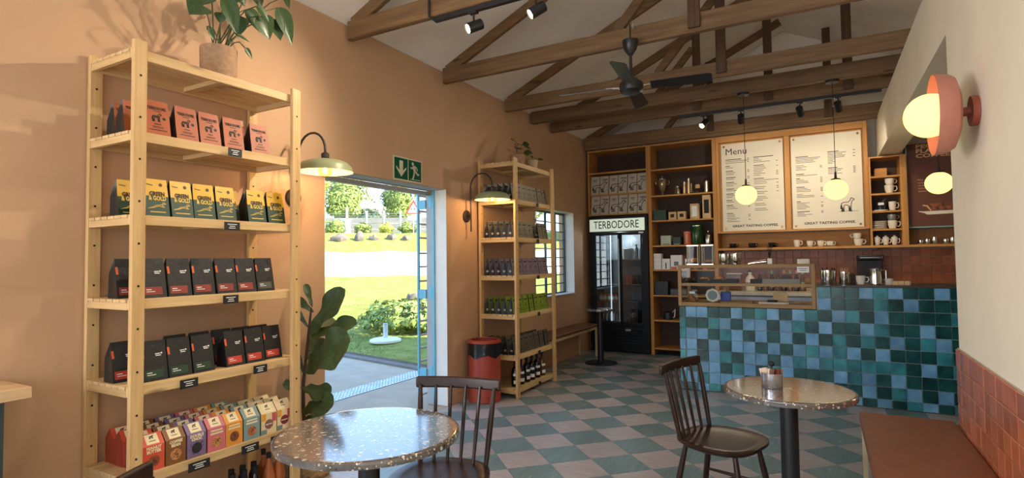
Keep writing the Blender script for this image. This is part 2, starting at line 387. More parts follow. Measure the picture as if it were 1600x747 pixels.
# ---- floor: 305 mm vinyl tiles laid on the diagonal, a straight row along the counter
floor = struct(MB().box((WL, -3, -.1), (2.4, YB, -.005)).obj('floor', mat('floor_screed', (90, 92, 90), .8), smooth=0))
TEAL = lino('teal_vinyl', (112, 134, 132), (196, 212, 210), 'y'); PINK = lino('mushroom_vinyl', (176, 165, 160), (222, 214, 208), 'x')
def clip(poly, ax, lim, keep_less):
    out = []
    for k in range(len(poly)):
        a, c = poly[k], poly[(k+1) % len(poly)]
        ia = (a[ax] <= lim) == keep_less; ic = (c[ax] <= lim) == keep_less
        if ia: out.append(a)
        if ia != ic:
            t = (lim-a[ax])/(c[ax]-a[ax]); out.append((a[0]+t*(c[0]-a[0]), a[1]+t*(c[1]-a[1])))
    return out
def floor_tiles():
    s = .3045; e1 = Vector((math.cos(PI/4), math.sin(PI/4))); e2 = Vector((-e1.y, e1.x)); ref = Vector((-1.888, 4.574))
    tiles = []
    for i in range(-40, 40):
        for j in range(-40, 40):
            c = ref+e1*(i+.5)*s+e2*(j+.5)*s
            if not (-3.45 < c.x < .9 and .3 < c.y < 8.4): continue
            g = s/2-.0012; q = [c+e1*a*g+e2*d*g for a, d in ((-1, -1), (1, -1), (1, 1), (-1, 1))]
            q = [(p.x, p.y) for p in q]
            for x0, x1, y0, y1 in ((WL+.015, WR-.002, -1, 5.82), (WL+.015, -1.375, 5.82, 8.12)):
                pl = q
                for ax, lim, kl in ((0, x0, False), (0, x1, True), (1, y0, False), (1, y1, True)):
                    if pl: pl = clip(pl, ax, lim, kl)
                if len(pl) >= 3: tiles.append((pl, c, (i+j) % 2))
    for k in range(8):                            # the straight border row
        x0 = -1.375+.305*k; tiles.append(([(x0, 5.822), (x0+.303, 5.822), (x0+.303, 6.128), (x0, 6.128)], Vector((x0+.15, 5.97)), (k+1) % 2))
    fw = Vector((-.487, .873))
    def score(t):
        c = t[1]; z = c.dot(fw); x = c.x*.873+c.y*.487
        if z < .6 or abs(x/z) > 1.05 or z < 2.6: return 0
        return 1/z**3
    par = 1                                       # which parity is teal, from the tile at (-1.66, 3.71)
    for pl, c, p in tiles:
        if (c-Vector((-1.66, 3.71))).length < .12: par = p
    tiles.sort(key=score, reverse=True)
    full = {}
    rest = MB()
    for k, (pl, c, p) in enumerate(tiles):
        m = 0 if p == par else 1
        if k < 290:
            if len(pl) == 4 and (m, 'x') in full and abs(c.x+1.3) < 1.5 and 1 < c.y < 5.4:
                o = full[(m, 'x')].copy(); COL.objects.link(o); o.location = (c.x, c.y, 0)
            else:
                o = MB().prism([(x-c.x, y-c.y) for x, y in pl], -.004, 0).obj('tile', (TEAL, PINK)[m], floor, (c.x, c.y, 0), smooth=0)
                if len(pl) == 4 and abs(c.x+1.3) < 1.5 and 1 < c.y < 5.4: full[(m, 'x')] = o
        else: rest.prism(pl, -.004, 0, None, m)
    if rest.f: stuff(rest.obj('tile_field', [TEAL, PINK], floor, smooth=0))
floor_tiles()

# ---- square terracotta tiles: dado on the right wall, splashback behind the counter
TERRA = glaze('terracotta_glaze', (190, 108, 72), (176, 94, 60))
TERRA2 = glaze('terracotta_glaze_dark', (156, 86, 46), (132, 68, 36), .4)
TGROUT = mat('warm_grout', (196, 170, 146), .85)
dado = MB().box((WR-.006, 1.7, .38), (WR, 3.885, .885)).obj('tile_bed', TGROUT, wall_r, smooth=0)
tp = MB().box((-.008, -.0485, -.0485), (0, .0485, .0485)).obj('tile', TERRA, wall_r, smooth=0, bevel=.003, seg=1)
tp.location = (WR-.005, 3.834, .83); first = True
for r in range(5):
    for k in range(22):
        o = tp if first else tp.copy(); 
        if not first: COL.objects.link(o)
        first = False
        if random.random() < .4 and o is not tp:
            o.data = o.data if False else o.data
        o.location = (WR-.006+random.uniform(-.0012, .0012), 3.834-.1*k, .832-.1*r)
splash = MB().box((-1.25, 8.39, .9), (1.9, 8.549, 1.485)).obj('splashback_bed', TGROUT, wall_b, smooth=0)
tq = MB().box((-.0485, -.008, -.0485), (.0485, 0, .0485)).obj('tile', TERRA2, wall_b, smooth=0, bevel=.003, seg=1); first = True
for r in range(5):
    for k in range(31):
        o = tq if first else tq.copy()
        if not first: COL.objects.link(o)
        first = False; o.location = (-1.195+.1*k, 8.39, 1.43-.1*r)

# ---- roof trusses
def truss(y, label, x1=2.37, webs=()):
    t = thing('roof_truss', label, 'truss', (0, y, 3.12), group='exposed timber roof trusses')
    MB().box((-3.17, 0, 0), (x1, .05, .15)).obj('tie_beam', TIMBER, t, bevel=.006, seg=1)
    xa, xb = -3.12, RIDGE
    MB().bar((xa, .025, zc(xa)-3.12-.05), (xb, .025, zc(xb)-3.12-.05), .042, .10).obj('rafter', TIMBER, t, bevel=.004, seg=1)
    for wx in webs:
        MB().box((wx-.045, -.03, .03), (wx+.045, -.001, zc(wx)-3.12-.02)).obj('post', TIMBER_D, t, bevel=.004, seg=1)
    w0 = webs[0] if webs else RIDGE
    MB().bar((w0-.62, .025, .14), (w0-.05, .025, min(.14+.62*1.05, zc(w0)-3.2)), .044, .075).obj('strut', TIMBER, t)
    return t
truss(3.10, 'timber roof truss nearest the camera, carrying the lit spotlight track')
truss(4.34, 'timber roof truss that the black ceiling fan hangs from', webs=(-.80,))
truss(5.55, 'timber roof truss just beyond the ceiling fan', webs=(-.785,))
truss(6.80, 'timber roof truss with the black track of four spotlights below', webs=(-1.24, -.47, .29))
truss(8.03, 'rearmost timber roof truss above the menu boards', webs=(-1.3, .12))
b = tag(MB().box((-3.17, 6.215, 3.12), (2.37, 6.29, 3.27)).obj('tie_beam', TIMBER, bevel=.006, seg=1), 'timber ceiling beam that the white globe pendants hang from', 'beam')
b.name = 'ceiling_beam'
struct(MB().box((-3.17, 8.03, 3.075), (.63, 8.08, 3.118)).obj('trim_2', TIMBER, smooth=0))

# ---- doorway: blue steel frame and the barred gate folded back outside
BLUE = mat('blue_steel_paint', (112, 186, 212), .4, var=.04)
GREY_SHADED = mat('shaded_grey_paint', (172, 174, 174), .6, var=.04)  # grey for the shaded linings, shade put into the colour; gate bars share it
door = struct(MB().box((-3.362, DY1-.022, 0), (-3.338, DY1-.004, DZ-.004)).box((-3.362, DY0+.004, 0), (-3.338, DY0+.02, DZ-.004)).obj('door_1', BLUE, smooth=0))
MB().box((-3.362, DY0+.004, DZ-.003), (WL-.03, DY1-.004, DZ-.0005)).obj('head_lining', GREY_SHADED, door, smooth=0)
MB().box((-3.438, DY1-.012, 0), (-3.363, DY1-.004, DZ-.04)).box((-3.438, DY0+.004, DZ-.05), (-3.40, DY1-.004, DZ-.01)).obj('outer_lining', GREY_SHADED, door, smooth=0)
for z in (.25, 1.03, 1.93):
    MB().box((-3.405, DY1-.022, z), (-3.365, DY1-.0121, z+.12)).obj('hinge_plate', BLUE, door, smooth=0)
gate = struct(MB().box((-3.548, 4.405, .06), (-3.53, 4.43, 2.08)).box((-3.555, 5.25, .06), (-3.525, 5.28, 2.08)).obj('door_2', BLUE, smooth=0))
for z in (.07, .40, .53, .66, .80, .93, 1.07, 1.20, 1.345, 1.48, 1.635, 1.775, 1.905, 2.06):
    MB().box((-3.55, 4.43, z-.009), (-3.53, 5.25, z+.009)).obj('bar', GREY_SHADED, gate, smooth=0)
for z in (.29, 1.07, 1.96):
    MB().box((-3.525, 4.405, z-.04), (-3.44, 4.425, z+.05)).obj('hinge', BLUE, gate, smooth=0)

# ---- window with dark steel bars
WINS = mat('window_steel', (40, 62, 72), .4)
win = struct(MB().box((-3.37, VY0, VZ0), (-3.34, VY0+.03, VZ1)).box((-3.37, VY1-.03, VZ0), (-3.34, VY1, VZ1)).box((-3.37, VY0+.03, VZ0), (-3.34, VY1-.03, VZ0+.03)).box((-3.37, VY0+.03, VZ1-.03), (-3.34, VY1-.03, VZ1)).obj('window_1', WINS, smooth=0))
for y in (6.63, 6.97, 7.30):
    MB().box((-3.365, y-(.012 if y != 6.97 else .02), VZ0+.03), (-3.345, y+(.012 if y != 6.97 else .02), VZ1-.03)).obj('mullion', WINS, win, smooth=0)
for k in range(1, 9):
    z = VZ0+.03+k*(1.12/9); MB().box((-3.344, VY0+.03, z-.007), (-3.33, VY1-.03, z+.007)).obj('security_bar', WINS, win, smooth=0)
MB().box((-3.357, VY0+.03, VZ0+.03), (-3.353, VY1-.03, VZ1-.03)).obj('pane', CLEAR, win, smooth=0)

win2 = struct(MB().box((-3.37, -2.35, .9), (-3.34, -2.31, 2.2)).box((-3.37, -.69, .9), (-3.34, -.65, 2.2)).box((-3.37, -2.31, .9), (-3.34, -.69, .94)).box((-3.37, -2.31, 2.16), (-3.34, -.69, 2.2)).obj('added_window', WINS, smooth=0))  # unseen window, invented to go with the side fill lamp
MB().box((-3.365, -1.52, .94), (-3.345, -1.48, 2.16)).obj('mullion', WINS, win2, smooth=0)
# ------------------------------------------------------------------ outside
PROF = [(-50, 0), (12, 0), (15, .38), (20, .89), (23, 1.25), (27, 1.92), (28, 2.25), (30, 2.93), (31, 2.98), (36, 3.1), (45, 3.6), (140, 7)]
def hz(t):
    for (a, za), (c, zb) in zip(PROF, PROF[1:]):
        if t <= c: return za+(zb-za)*(t-a)/(c-a)
    return PROF[-1][1]
def ground(x, y): return hz(-.6*x+.8*y)
def kerb(x): return 5.50-(x+3.44)*.195
def ground_mat():
    m, nt, b = _new('lawn_and_road'); v = _coords(nt, (1, 1, 1), False)
    dt = nt.nodes.new('ShaderNodeVectorMath'); dt.operation = 'DOT_PRODUCT'; dt.inputs[1].default_value = (-.6, .8, 0); nt.links.new(v, dt.inputs[0])
    wob = nt.nodes.new('ShaderNodeMath'); wob.operation = 'MULTIPLY_ADD'; wob.inputs[1].default_value = 1.2
    nt.links.new(_noise(nt, v, .6, 4), wob.inputs[0]); nt.links.new(dt.outputs['Value'], wob.inputs[2])
    sc = nt.nodes.new('ShaderNodeMath'); sc.operation = 'DIVIDE'; sc.inputs[1].default_value = 60; nt.links.new(wob.outputs[0], sc.inputs[0])
    mask = _ramp(nt, sc.outputs[0], [(20.6/60, (0, 0, 0)), (21.0/60, (1, 1, 1)), (26.9/60, (1, 1, 1)), (27.3/60, (0, 0, 0))])
    g = _ramp(nt, _noise(nt, v, 3, 4), [(.3, lin((112, 124, 56))), (.7, lin((158, 154, 84)))]); r = _ramp(nt, _noise(nt, v, 2, 3), [(.3, lin((206, 198, 186))), (.7, lin((228, 220, 208)))])
    mx = nt.nodes.new('ShaderNodeMixRGB'); nt.links.new(mask, mx.inputs[0]); nt.links.new(g, mx.inputs[1]); nt.links.new(r, mx.inputs[2])
    nt.links.new(mx.outputs[0], b.inputs['Base Color']); b.inputs['Roughness'].default_value = .95; b.inputs['Specular IOR Level'].default_value = .1
    _bump(nt, b, _noise(nt, v, 50, 4), .5); return m
def terrain():
    xs = [-3.5-.3*i for i in range(30)]+[-12.5-.9*i for i in range(20)]+[-31-4*i for i in range(24)]
    ys = [-6+1.0*i for i in range(9)]+[3+.35*i for i in range(40)]+[17+.9*i for i in range(26)]+[41+4*i for i in range(22)]
    b = MB(); nx = len(xs)
    for y in ys:
        for x in xs:
            z = ground(x, y)+.025*math.sin(x*1.7+y*.6)*math.sin(y*1.1)*(1 if -.6*x+.8*y > 9 else .3)
            if y < kerb(x)+.02: z = -.12
            b.v.append((x, y, z))
    for j in range(len(ys)-1):
        for i in range(nx-1):
            b.f.append((j*nx+i, j*nx+i+1, (j+1)*nx+i+1, (j+1)*nx+i)); b.m.append(0)
    return struct(b.obj('ground', ground_mat(), smooth=60))
terrain()
CONC = mat('path_concrete', (184, 166, 142), .8, var=.08, scale=3, bump=.15)
struct(MB().prism([(-3.44, .5), (-3.2, .5), (-3.2, 5.0), (-3.44, 5.50), (-9, kerb(-9)), (-9, .5)], -.12, -.012).obj('path', CONC, smooth=0))
struct(MB().bar((-3.5, kerb(-3.5)+.06, -.02), (-9, kerb(-9)+.06, -.02), .12, .07).obj('kerb_1', mat('kerb_concrete', (122, 114, 104), .9), smooth=0))
struct(MB().bar((-3.5, kerb(-3.5)+.20, -.03), (-9, kerb(-9)+.20, -.03), .16, .07).obj('kerb_2', mat('bare_soil', (92, 76, 62), .95, var=.3, scale=18, bump=.6), smooth=0))
gr = thing('drain_grate', 'perforated pale steel drain grate set in the concrete path', 'grate', (-4.36, 2.4, -.012))
MB().box((-.27, 0, .0005), (0, 3.3, .002)).obj('channel', BLACKM, gr, smooth=0)
b = MB()
for k in range(7): b.box((-.27+.0425*k-.010 if k else -.27, 0, .002), (-.27+.0425*k+.010 if k < 6 else 0, 3.3, .006))
for k in range(67): b.box((-.27, .05*k-.014 if k else 0, .0021), (0, min(3.3, .05*k+.014), .0055))
stuff(b.obj('lattice', mat('galvanised', (196, 204, 208), .4, .6), gr, smooth=0))
GB = MB()
for k in range(24000):                              # blades on the nearer lawn
    x = random.uniform(-10.5, -3.7); y = random.uniform(kerb(x)+.25, kerb(x)+6); z = ground(x, y)-.01
    if math.hypot(x+6.68, y-7.42) < .42 or math.hypot(x+7.35, y-9.0) < 1.1 or math.hypot(x+9.5, y-11.65) < .4: continue
    a = random.uniform(0, 6.28); h = random.uniform(.012, .032)
    GB.face([(x, y, z), (x+.012*math.cos(a), y+.012*math.sin(a), z), (x+random.uniform(-.02, .02), y+random.uniform(-.02, .02), z+h)])
o = GB.obj('grass', mat('grass_blade', (120, 136, 62), .8, var=.2, scale=9), smooth=0); stuff(o); tag(o, 'short green grass blades of the lawn outside the doorway', 'grass')
u = thing('parasol_base', 'round white parasol base with a pipe standing on the lawn', 'parasol base', (-6.68, 7.42, .0))
MB().lathe([(.25, 0), (.27, .02), (.27, .05), (.22, .07), (.05, .085), (0.001, .085)], 32).obj('foot', WHITE, u)
MB().lathe([(.045, .085), (.04, .10), (.04, .33), (.001, .33)], 16).obj('pipe', mat('grey_pipe', (200, 204, 206), .4), u)
def leaf_cloud(c, rad, n, size, seed):
    rn = random.Random(seed); b = MB()
    for k in range(n):
        while True:
            d = Vector((rn.uniform(-1, 1), rn.uniform(-1, 1), rn.uniform(-1, 1)))
            if .05 < d.length <= 1: break
        d = d.normalized()*(d.length**.35)
        lump = 1+.18*math.sin(d.x*5+seed)*math.sin(d.y*4+seed*2)+.12*math.sin(d.z*7+seed)
        p = Vector((c[0]+d.x*rad[0]*lump, c[1]+d.y*rad[1]*lump, c[2]+d.z*rad[2]*lump))
        nrm = (d+Vector((rn.uniform(-.7, .7), rn.uniform(-.7, .7), rn.uniform(-.2, .9)))).normalized()
        t = nrm.orthogonal().normalized(); t = Matrix.Rotation(rn.uniform(0, 6.28), 3, nrm) @ t; s2 = nrm.cross(t); s = size*rn.uniform(.6, 1.3)
        b.face([p-t*s, p+s2*s*.45, p+t*s, p-s2*s*.45])
    return b
LEAFG = mat('leaf_green', (136, 150, 74), .7, var=.3, scale=3); LEAFD = mat('leaf_dark', (70, 94, 56), .7, var=.3, scale=3)
LEAFY = mat('leaf_lime', (190, 190, 84), .7, var=.25, scale=3); BARK = mat('tree_bark', (92, 74, 58), .9, var=.2, scale=8)
def tree(name, x, y, h, rad, m, label, cat='tree', grp=None, n=2600, size=.13, trunk=.16, seed=1):
    z = ground(x, y); t = thing(name, label, cat, (x, y, z-.05), group=grp)
    MB().tube([(0, 0, 0), (.05, .03, h*.45), (0, 0, h*.75)], [trunk, trunk*.8, trunk*.4], 8).obj('trunk', BARK, t)
    b = leaf_cloud((0, 0, h), rad, n, size, seed); b.ball((0, 0, h), min(rad)*.72, 14, 8, rad[2]/min(rad))
    stuff(b.obj('foliage', m, t, smooth=0)); return t
TG = 'trees beyond the boundary wall'
tree('lime_tree', -35.6, 31.0, 4.2, (1.3, 1.3, 1.5), LEAFY, 'yellow-green tree at the left edge of the doorway view', grp=TG, seed=2, size=.11)
tree('leafy_tree', -52.5, 51.0, 4.9, (3.4, 3.4, 3.0), LEAFG, 'tall green tree rising behind the tiled house roof', grp=TG, seed=3, size=.22, n=3200)
tree('round_tree', -33.6, 32.6, 2.4, (1.35, 1.35, 1.2), LEAFG, 'lower bushy tree between the lime tree and the roof', grp=TG, seed=4, size=.11)
tree('broad_tree', -29.7, 34.8, 2.6, (1.25, 1.25, 1.7), LEAFG, 'broad green tree behind the triangular road sign', grp=TG, seed=5, size=.12)
tree('dark_tree', -43.6, 49.5, 4.0, (1.2, 1.2, 2.3), LEAFD, 'narrow dark tree standing above the roof ridge, right side', grp=TG, seed=6)
tree('edge_tree', -26.6, 36.6, 2.6, (1.3, 1.3, 1.7), LEAFG, 'green tree behind the open barred gate', grp=TG, seed=7, size=.12)
tree('low_tree', -30.6, 32.2, 1.25, (1.0, .8, .7), LEAFD, 'low dark tree directly behind the boundary wall', grp=TG, seed=8, size=.1)
for k, (x, y, h, rr, lb) in enumerate(((-13.2, 26, 3.0, 1.6, 'tree seen through the left half of the barred window'), (-9.2, 28, 3.2, 1.7, 'tree seen through the right half of the barred window'), (-17.2, 25, 2.6, 1.6, 'tree seen between coffee bags through the window'))):
    tree('garden_tree', x, y, h, (rr, rr, rr), (LEAFG, LEAFY, LEAFY)[k], lb, grp='garden trees outside the window', seed=20+k, n=1100)
def bush(x, y, r, hh, m, label, seed, grp='clipped bushes along the boundary wall', size=.06, n=1500):
    z = ground(x, y); t = thing('bush', label, 'bush', (x, y, z-.03), group=grp)
    b = leaf_cloud((0, 0, hh*.5), (r, r, hh*.52), n, size, seed); b.ball((0, 0, hh*.5), min(r, hh*.5)*.86, 14, 8, (hh*.5)/min(r, hh*.5)*.98)
    stuff(b.obj('foliage', m, t, smooth=0)); MB().tube([(0, 0, 0), (0, 0, hh*.4)], .04, 6).obj('stem', BARK, t)
bush(-25.2, 23.7, .62, .95, LEAFG, 'leftmost round bush, in front of the white gate pillar', 11)
bush(-23.9, 24.6, .48, .72, LEAFG, 'small bush in front of the grey slab wall', 12)
bush(-22.85, 25.5, .42, .68, LEAFY, 'pale yellow-green bush before the second fence post', 13)
bush(-21.8, 26.2, .58, .72, LEAFG, 'rounded bush beside the road sign', 14)
bush(-7.35, 9.0, 1.05, .62, LEAFG, 'broad-leaved green bush on the lawn beside the barred gate', 15, 'bush by the gate', .075, 2600)
# boundary wall of precast slabs between posts
wl = thing('boundary_wall', 'grey slab wall with tall white posts across the road', 'wall', (0, 0, 0))
fa, fb = Vector((-27.15, 24.64, 0)), Vector((-20.5, 29.63, 0)); fd = (fb-fa).normalized()
PRE = mat('precast_slab', (128, 126, 120), .8, var=.08)
gp = [0, 1.36, 2.57, 3.65, 4.67, 5.9, 7.1, 8.3]
for i in range(7):
    for k in range(3):
        p, q = fa+fd*(gp[i]+.06), fa+fd*(gp[i+1]-.06); z = 3.1+.37*k+.18
        MB().bar((p.x, p.y, z), (q.x, q.y, z), .06, .355).obj('slab', PRE, wl, smooth=0)
for g in gp:
    p = fa+fd*g; MB().box((p.x-.05, p.y-.05, 3.0), (p.x+.05, p.y+.05, 4.85 if g < 2 else 4.62)).obj('post', WHITE, wl, smooth=0)
for dz in (4.3, 4.45): MB().bar((fa.x, fa.y, dz), (fb.x, fb.y, dz), .015, .015).obj('wire', STEEL, wl)
gp_ = thing('gate_pillar', 'white painted gate pillar before the grey slab wall', 'pillar', (-25.75, 24.9, 3.0))
MB().box((-.36, -.2, 0), (.36, .2, 1.02)).obj('shaft', WHITE, gp_, smooth=0); MB().box((-.4, -.24, 1.02), (.4, .24, 1.08)).obj('cap', WHITE, gp_, smooth=0)
ROCK = mat('weathered_rock', (112, 102, 90), .9, var=.25, scale=3, bump=.5, bscale=6)
def rock(x, y, sx, sy, sz, label, seed, grp='rocks on the roadside bank'):
    rn = random.Random(seed); b = MB(); b.ball((0, 0, 0), 1, 12, 8)
    b.v = [(p[0]*sx*(1+.2*math.sin(seed+p[1]*3+p[2]*2)), p[1]*sy*(1+.2*math.sin(seed*2+p[0]*4)), p[2]*sz*(1+.25*math.sin(seed+p[0]*5+p[1]*4))) for p in b.v]
    o = b.obj('rock', ROCK, loc=(x, y, ground(x, y)+sz*.12), rot=(0, 0, seed), smooth=40); tag(o, label, 'rock', grp)
rock(-21.1, 20.1, .40, .3, .26, 'leftmost grey rock low on the roadside bank', 1)
rock(-20.35, 20.75, .26, .24, .34, 'tall upright grey rock in the roadside bank', 2)
rock(-19.8, 21.15, .24, .22, .22, 'grey rock right of the tall upright one', 3)
rock(-19.15, 21.75, .30, .26, .22, 'pale sloping rock in the middle of the bank', 4)
rock(-18.5, 22.1, .26, .24, .18, 'rightmost pale rock of the roadside bank', 5)
rock(-9.5, 11.65, .26, .2, .16, 'brown boulder on the lawn above the broad-leaved bush', 6, 'boulder on the lawn')
sg = thing('road_sign', 'triangular red bordered warning sign on a pole across the road', 'road sign', (-18.66, 22.9, ground(-18.66, 22.9)), R(36))
MB().tube([(0, .03, 0), (0, .03, 1.75)], .03, 8).obj('pole', STEEL, sg)
TF = Matrix(((1, 0, 0, 0), (0, 0, 1, 0), (0, 1, 0, 0), (0, 0, 0, 1)))
MB().prism([(-.42, 1.12), (.42, 1.12), (0, 1.86)], -.004, .004, TF).obj('border', mat('sign_red', (196, 60, 44), .5), sg, smooth=0)
MB().prism([(-.29, 1.19), (.29, 1.19), (0, 1.70)], -.008, -.0041, TF).obj('face', WHITE, sg, smooth=0)
b = MB()
for ox in (-.09, .07):
    b.stroke([(ox, 1.44), (ox-.01, 1.36)], .05, TF, z=-.0085); b.stroke([(ox-.01, 1.36), (ox-.05, 1.25)], .03, TF, z=-.0085); b.stroke([(ox-.01, 1.36), (ox+.05, 1.26)], .03, TF, z=-.0085); b.stroke([(ox-.05, 1.38), (ox+.05, 1.42)], .025, TF, z=-.0085); b.stroke([(ox, 1.47), (ox+.005, 1.50)], .045, TF, z=-.0085)
b.obj('running_figures', INK, sg, smooth=0)
MB().box((-.3, -.004, .80), (.3, .004, 1.02)).obj('plate', mat('sign_blue', (176, 206, 224), .5), sg, smooth=0)
hs = thing('house', 'house with a grey tiled gable roof behind the boundary wall', 'house', (-37.6, 40.6, 4.0), R(36))
MB().box((-2.3, 0, -1), (2.3, 4, 2.2)).obj('wall', mat('house_render', (236, 222, 206), .8), hs, smooth=0)
MB().prism([(-2.7, 2.0), (-1.2, 3.45), (-1.1, 3.45), (2.9, 1.9)], -.3, 4.2, XZ).obj('roof', mat('roof_tiles', (186, 174, 160), .8, var=.1, scale=8), hs, smooth=0)
MB().box((-1.2, -.02, .6), (-.3, 0, 1.4)).obj('window', mat('far_window', (90, 96, 100), .2), hs, smooth=0)
MB().box((.4, -.02, .6), (1.1, 0, 1.4)).obj('window', mat('far_window', (90, 96, 100), .2), hs, smooth=0)

# ------------------------------------------------------------------ pine racks by the left wall
TOPS = [2.42, 2.03, 1.635, 1.24, .84, .425, .09]
def rack(name, label, x0, y0, D, L=.945):
    t = thing(name, label, 'shelving rack', (x0, y0, 0), group='pine racks along the left wall')
    hole = MB()
    for k in range(12): hole.lathe([(.0055, 0), (.0055, .0012), (.0001, .0012)], 8, (0, 0, 0), M=Matrix.Translation((.0002, 0, .12+.197*k)) @ Matrix.Rotation(PI/2, 4, 'Y'))
    holes = None
    for xx in (.01, D-.025):
        for yy in (0, L-.06):
            p = MB().box((0, 0, 0), (.025, .06, 2.455)).obj('post', PINE_Z, t, (xx, yy, 0), smooth=0, bevel=.003, seg=1)
            if holes is None:
                holes = hole.obj('peg_holes', BLACKM, p, (.025, .03, 0)); h = holes
            else:
                h = holes.copy(); COL.objects.link(h); h.parent = p
            for z in TOPS[:6]:
                pass
    sl = None
    for z in TOPS:
        xa, xb = .036, D-.0255
        s = MB().box((xb-.02, .005, z-.048), (xb, L-.005, z-.0005)).obj('shelf', PINE_Y, t, smooth=0, bevel=.002, seg=1)
        MB().box((xa, .005, z-.048), (xa+.02, L-.005, z-.016)).obj('back_rail', PINE_Y, s, smooth=0)
        for yy in (.005, L-.025): MB().box((xa+.02, yy, z-.048), (xb-.0201, yy+.02, z-.016)).obj('end_rail', PINE_X, s, smooth=0)
        MB().box((xa+.02, L/2-.02, z-.040), (xb-.0201, L/2+.02, z-.016)).obj('batten', PINE_X, s, smooth=0)
        n = 6; wd = (xb-.02-xa)/n
        for k in range(n):
            if sl is None:
                sl = MB().box((0, .002, -.0155), (wd-.009, L-.002, 0)).obj('slat', PINE_Y, s, smooth=0, bevel=.002, seg=1); o = sl
            else: o = sl.copy(); COL.objects.link(o); o.parent = s
            o.location = (xa+wd*k+.001, 0, z)
    return t
rack('pine_rack', 'tall pine rack left of the doorway, full of coffee bags and cookie cartons', WL, 1.375, .44)
rack('pine_rack', 'pine rack standing between the doorway and the barred window', WL+.02, 4.96, .46)
RX1, RX2 = WL+.41, WL+.45                            # front edges of the two racks' boards

# ---- pouches
def faceM(d, h, off=.0012, slope=.8):
    th = math.atan(slope*d/2/h)
    return Matrix.Translation((0, -d/2-off, 0)) @ Matrix.Rotation(PI/2-th, 4, 'X'), th
def pouch(parent, w, h, d, mats, levels=None, name='pouch'):
    b = MB(); lv = levels or [(0, 1, 0), (.5, 1, .10), (.86, .97, .16), (1, .94, .02)]
    back = {0: .5, 1: -.07}
    rings = []
    for i, lvl in enumerate(lv):
        q, wf, ins = lvl[:3]
        z = q*h; yf = -d/2+.8*d/2*q; yb = d/2*(1-.12*q) if q < .6 else d/2*.93+(yf+.006-d/2*.93)*((q-.6)/.4)
        x = w/2*wf; ym = (yf+yb)/2
        rings.append([(-x, yf, z), (x, yf, z), (x-ins*w*.5, ym, z), (x, yb, z), (-x, yb, z), (-x+ins*w*.5, ym, z)])
    for r in rings: b.v += r
    for i in range(len(rings)-1):
        for k in range(6):
            j = (k+1) % 6; b.f.append((i*6+k, i*6+j, i*6+6+j, i*6+6+k)); b.m.append(lv[i][3] if len(lv[i]) > 3 and k in (0, 3) else (0 if k in (0, 3) else 1))
    b.f.append(tuple(range(6))[::-1]); b.m.append(1); n = (len(rings)-1)*6
    b.f.append(tuple(range(n, n+6))); b.m.append(0)
    return b.obj(name, mats, parent, smooth=20)
ORANGE = mat('orange_kraft', (172, 86, 42), .5, var=.07, bump=.12, bscale=20)
PBLACK = mat('black_foil', (24, 26, 28), .4, bump=.1, bscale=30)
GOLD = mat('gold_foil', (222, 172, 34), .4, var=.06, bump=.1, bscale=20)
BOTTLEG = mat('dark_green_foil', (28, 62, 46), .45, bump=.1, bscale=24)
CONT = contour('contour_black', (34, 32, 32), (62, 60, 58))
TABO = mat('orange_tab', (220, 100, 60), .5); LBLR = mat('brick_label', (140, 56, 44), .5); LBLG = mat('green_label', (38, 66, 48), .5); LBLK = mat('grey_label', (84, 84, 76), .5); LBLRED = mat('red_label', (190, 66, 50), .5)
GOLDINK = mat('gold_ink', (226, 190, 80), .5)
def orange_bag(label):
    t = thing('coffee_bag', label, 'coffee bag'); h, d, w = .178, .085, .114
    pouch(t, w, h, d, [ORANGE, PBLACK]); F, th = faceM(d, h)
    text('lettering', 'TERBODORE', .021, INK, t, F @ Vector((0, .142, 0)), (PI/2-th, 0, 0), sx=.72, bold=.0004)
    b = MB(); b.stroke([(x*.046-.026, y*.042+.075) for x, y in DOG], .0032, F, closed=True); b.stroke([(-.02, .099), (.006, .099)], .009, F)
    b.disc(.0078, 0, 14, F @ Matrix.Translation((.031, .093, 0))); b.obj('hound_emblem', INK, t, smooth=0)
    b = MB()
    for y, wd, hh in ((.128, .034, .003), (.061, .026, .004), (.048, .05, .0022), (.042, .05, .0022), (.03, .076, .0034)): b.stroke([(-wd/2, y), (wd/2, y)], hh, F)
    b.obj('small_print', INK, t, smooth=0); return t
def green_bag(label):
    t = thing('coffee_bag', label, 'coffee bag'); h, d, w = .185, .085, .112
    pouch(t, w, h, d, [BOTTLEG, PBLACK, GOLD], [(0, 1, 0, 0), (.54, 1, .10, 2), (.86, .97, .16, 2), (1, .94, .02, 2)]); F, th = faceM(d, h); r = (PI/2-th, 0, 0)
    text('lettering', 'GREEN', .030, INK, t, F @ Vector((.002, .112, 0)), r, sx=.78, bold=.0012)
    text('lettering', '& GOLD', .030, GOLDINK, t, F @ Vector((.002, .090, 0)), r, sx=.74, bold=.001)
    b = MB(); b.stroke([(x*.085-.045, y*.034+.038) for x, y in BUCK], .0026, F, closed=True); b.stroke([(-.036, .022), (.036, .022)], .0044, F); b.obj('antelope_emblem', GOLDINK, t, smooth=0)
    b = MB(); b.disc(.009, 0, 14, F @ Matrix.Translation((.022, .160, 0))); b.stroke([(-.044, .160), (-.016, .156)], .004, F); b.obj('small_print', mat('dark_olive_ink', (84, 70, 24), .6), t, smooth=0); return t
